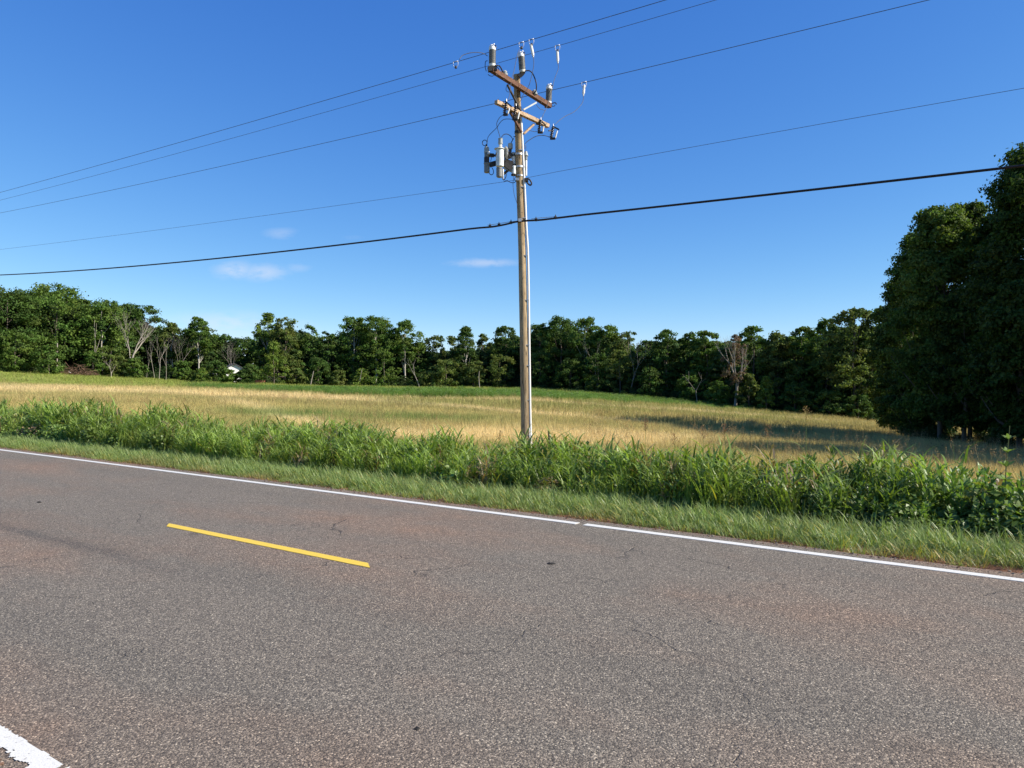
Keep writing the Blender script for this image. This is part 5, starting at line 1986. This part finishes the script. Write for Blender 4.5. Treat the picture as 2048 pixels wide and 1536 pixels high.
def seeding(px, top, p, label, col=(.26, .14, .09), w=.17):
    X, Y, Z = place(px, p)
    H = W(px, top, Y).z - Z
    rg = np.random.default_rng(int(px))
    th = thing('seeding_grass', label, 'grass stalk', (X, Y, Z), 'grass stalks gone to seed above the weeds')
    lx = rg.uniform(-.05, .05)
    st = smoothline([Vector((0, 0, 0)), Vector((lx * .4, 0, H * .5)), Vector((lx, 0, H * .97))], 3)
    obj('stalk', MB().tube(st, [.006 * (1 - .12 * i) for i in range(len(st))], 5, False, tint=(.20, .24, .08)), M_leaf, th, tint=True)
    n_ = 6
    for i in range(n_):
        f = .15 + .5 * i / n_
        mb = MB().blades(np.array([[lx * f, 0, H * f]]), [rg.random() * 6.28], [.32 + .12 * rg.random()], [.35], [1.3 + rg.random() * .6], [.018], nseg=7, tint=[[.15, .22, .06]])
        obj('leaf', mb, M_leaf, th, tint=True)
    mb = MB()
    m_ = 44
    f = rg.uniform(.80, 1.0, m_)
    sp_ = (1.02 - f) / .22 * w
    az = rg.random(m_) * 6.28
    base = np.stack([lx * f, 0 * f, H * f], -1)
    mb.blades(base, az, sp_ + .02, rg.uniform(.5, 1.0, m_), .4, .0025, nseg=2, prof='stem', tint=jit(m_, col, .3))
    q = 150
    j = rg.integers(0, m_, q)
    k_ = rg.random(q)
    th_ = rg.uniform(.5, 1.0, q)
    pos = base[j] + np.stack([np.sin(.9) * np.cos(az[j]), np.sin(.9) * np.sin(az[j]), np.full(q, math.cos(.9))], -1) * ((sp_[j] + .02) * k_)[:, None]
    mb.cards(pos, rg.normal(size=(q, 3)), .02, .007, jit(q, col, .4))
    obj('seed_head', mb, M_leaf, th, tint=True)


seeding(1614, 815, 10.4, 'tallest seeding grass stalk, its tawny plume against the dark trees', (.34, .23, .12), w=.20)
seeding(1532, 848, 10.7, 'seeding stalk just left of the tallest plume', w=.12)
seeding(1455, 850, 10.9, 'loose reddish plume over the shadowed grass', w=.18)
seeding(1408, 852, 11.2, 'thin reddish plume at the left end of the field shadow', w=.10)
seeding(1345, 868, 11.0, 'dark reddish plume midway between the pole and the tallest plume', w=.13)
seeding(1290, 838, 11.4, 'faint tall plume right of the broad milky leaves', w=.10)
seeding(482, 815, 11.2, 'lone seed stalk above the grass at left of centre', (.3, .24, .1), .12)
seeding(782, 826, 11.0, 'single pale forked grass stalk standing out against the straw', (.36, .38, .12), .10)
seeding(1000, 862, 10.9, 'small seed stalk left of the pole foot', (.24, .16, .09), .08)


def leaf_plant(px, top, p, label, nm, n_, ll, lw, col, cat, lean=.0, th_=(.6, 1.1)):
    X, Y, Z = place(px, p)
    H = W(px, top, Y).z - Z
    rg = np.random.default_rng(int(px) + 5)
    th = thing(nm, label, cat, (X, Y, Z))
    st = smoothline([Vector((0, 0, 0)), Vector((lean * H * .3, 0, H * .5)), Vector((lean * H, 0, H * .96))], 4)
    obj('stem', MB().tube(st, [.009 * (1 - .08 * i) for i in range(len(st))], 6, False, tint=(.16, .18, .08)), M_leaf, th, tint=True, smooth=0)
    for i in range(n_):
        f = .22 + .76 * i / n_
        c = st[min(int(f * (len(st) - 1)), len(st) - 1)]
        k_ = 1.15 - .65 * f
        mb = MB().blades(np.array([list(c)]), [i * 2.4 + rg.normal() * .2], [ll * k_ * rg.uniform(.85, 1.15)], [rg.uniform(*th_) * (1.1 - .6 * f)], [rg.uniform(.3, .9)], [lw * k_], nseg=5, prof='leaf',
                         tint=[np.array(col) * rg.uniform(.75, 1.3)], twist=.5, rg=rg)
        obj('leaf', mb, M_leaf, th, tint=True)


leaf_plant(1176, 872, 10.3, 'milkweed like plant with big rounded dark leaves, right of the pole foot', 'milkweed', 22, .17, .085, (.055, .10, .035), 'plant')
leaf_plant(1192, 876, 10.2, 'upright light green plant beside the dark rounded leaves', 'leafy_weed', 20, .15, .05, (.12, .19, .05), 'plant', .03)
leaf_plant(2008, 842, 9.9, 'spindly sapling with curled leaves rising at the right edge', 'sapling', 44, .15, .065, (.19, .26, .09), 'sapling', .05, (.9, 1.5))
leaf_plant(1832, 908, 10.0, 'pointed pale green weed topping the leafy patch at right', 'leafy_weed', 22, .16, .045, (.12, .19, .07), 'plant', .03, (.4, .8))
leaf_plant(1648, 940, 10.0, 'small leafy stem poking up right of the tallest plume', 'leafy_weed', 18, .13, .04, (.10, .17, .05), 'plant', -.02, (.4, .8))
leaf_plant(1290, 900, 10.2, 'leafy stem with a yellowing leaf between milkweed and reddish plume', 'leafy_weed', 18, .14, .055, (.09, .15, .045), 'plant', .0)
leaf_plant(948, 882, 10.6, 'dark leafy stem just left of the pole', 'leafy_weed', 20, .13, .04, (.06, .11, .035), 'plant', -.02)
# dark upright seed spike
X, Y, Z = place(1098, 11.0)
sk = thing('seed_spike', 'dark brown spike standing in the grass right of the pole', 'plant', (X, Y, Z))
H = W(1096, 858, Y).z - Z
obj('stalk', MB().tube([(0.02, 0, 0), (.01, 0, H * .75)], .006, 5), M_brush, sk)
obj('spike', MB().tube([(.01, 0, H * .70), (.0, 0, H * .85), (-.02, 0, H)], [.012, .016, .005], 7), mat('dark_seed', (.06, .045, .03), .9), sk, smooth=30)

# crumbled edge: loose stones and dirt crumbs along the asphalt
stones = []
for i in range(4):
    rg = np.random.default_rng(70 + i)
    mb = MB()
    d = np.array([(a, b_, c_) for a in (-1, 1) for b_ in (-1, 1) for c_ in (-1, 1)], float) * rg.uniform(.6, 1.1, (8, 3)) * np.array([1, .8, .55])
    mb.add(d * .5, np.array([[0, 1, 3, 2], [4, 6, 7, 5], [0, 4, 5, 1], [2, 3, 7, 6], [0, 2, 6, 4], [1, 5, 7, 3]]))
    stones.append(mb.mesh('stone', smooth=50, tint=True))
s_, p_ = U(5200, -5, 26), 7.70 + rng.random(5200) ** 1.4 * .50
s2, p2 = U(1400, 1.5, 6), 1.42 - rng.random(1400) ** 1.2 * .6
s_, p_ = np.concatenate([s_, s2]), np.concatenate([p_, p2])
X, Y = xy(s_, p_)
n = len(X)
sz = .006 + .018 * rng.random(n) ** 3
tt = np.where((rng.random(n) < .5)[:, None], np.array([.22, .13, .085]), np.array([.24, .215, .18])) * rng.uniform(.6, 1.4, (n, 1))
zz = np.where(p_ < 7.84, .003, hz(X, Y) + .008)
zz = np.where(p_ < 1.25, hz(X, Y) + .006, np.where(p_ < 1.5, .003, zz))
scatter('gravel', np.stack([X, Y, zz], -1), U(n, 0, 6.28), sz, rng.integers(0, 4, n), tt, stones, M_dry_i)
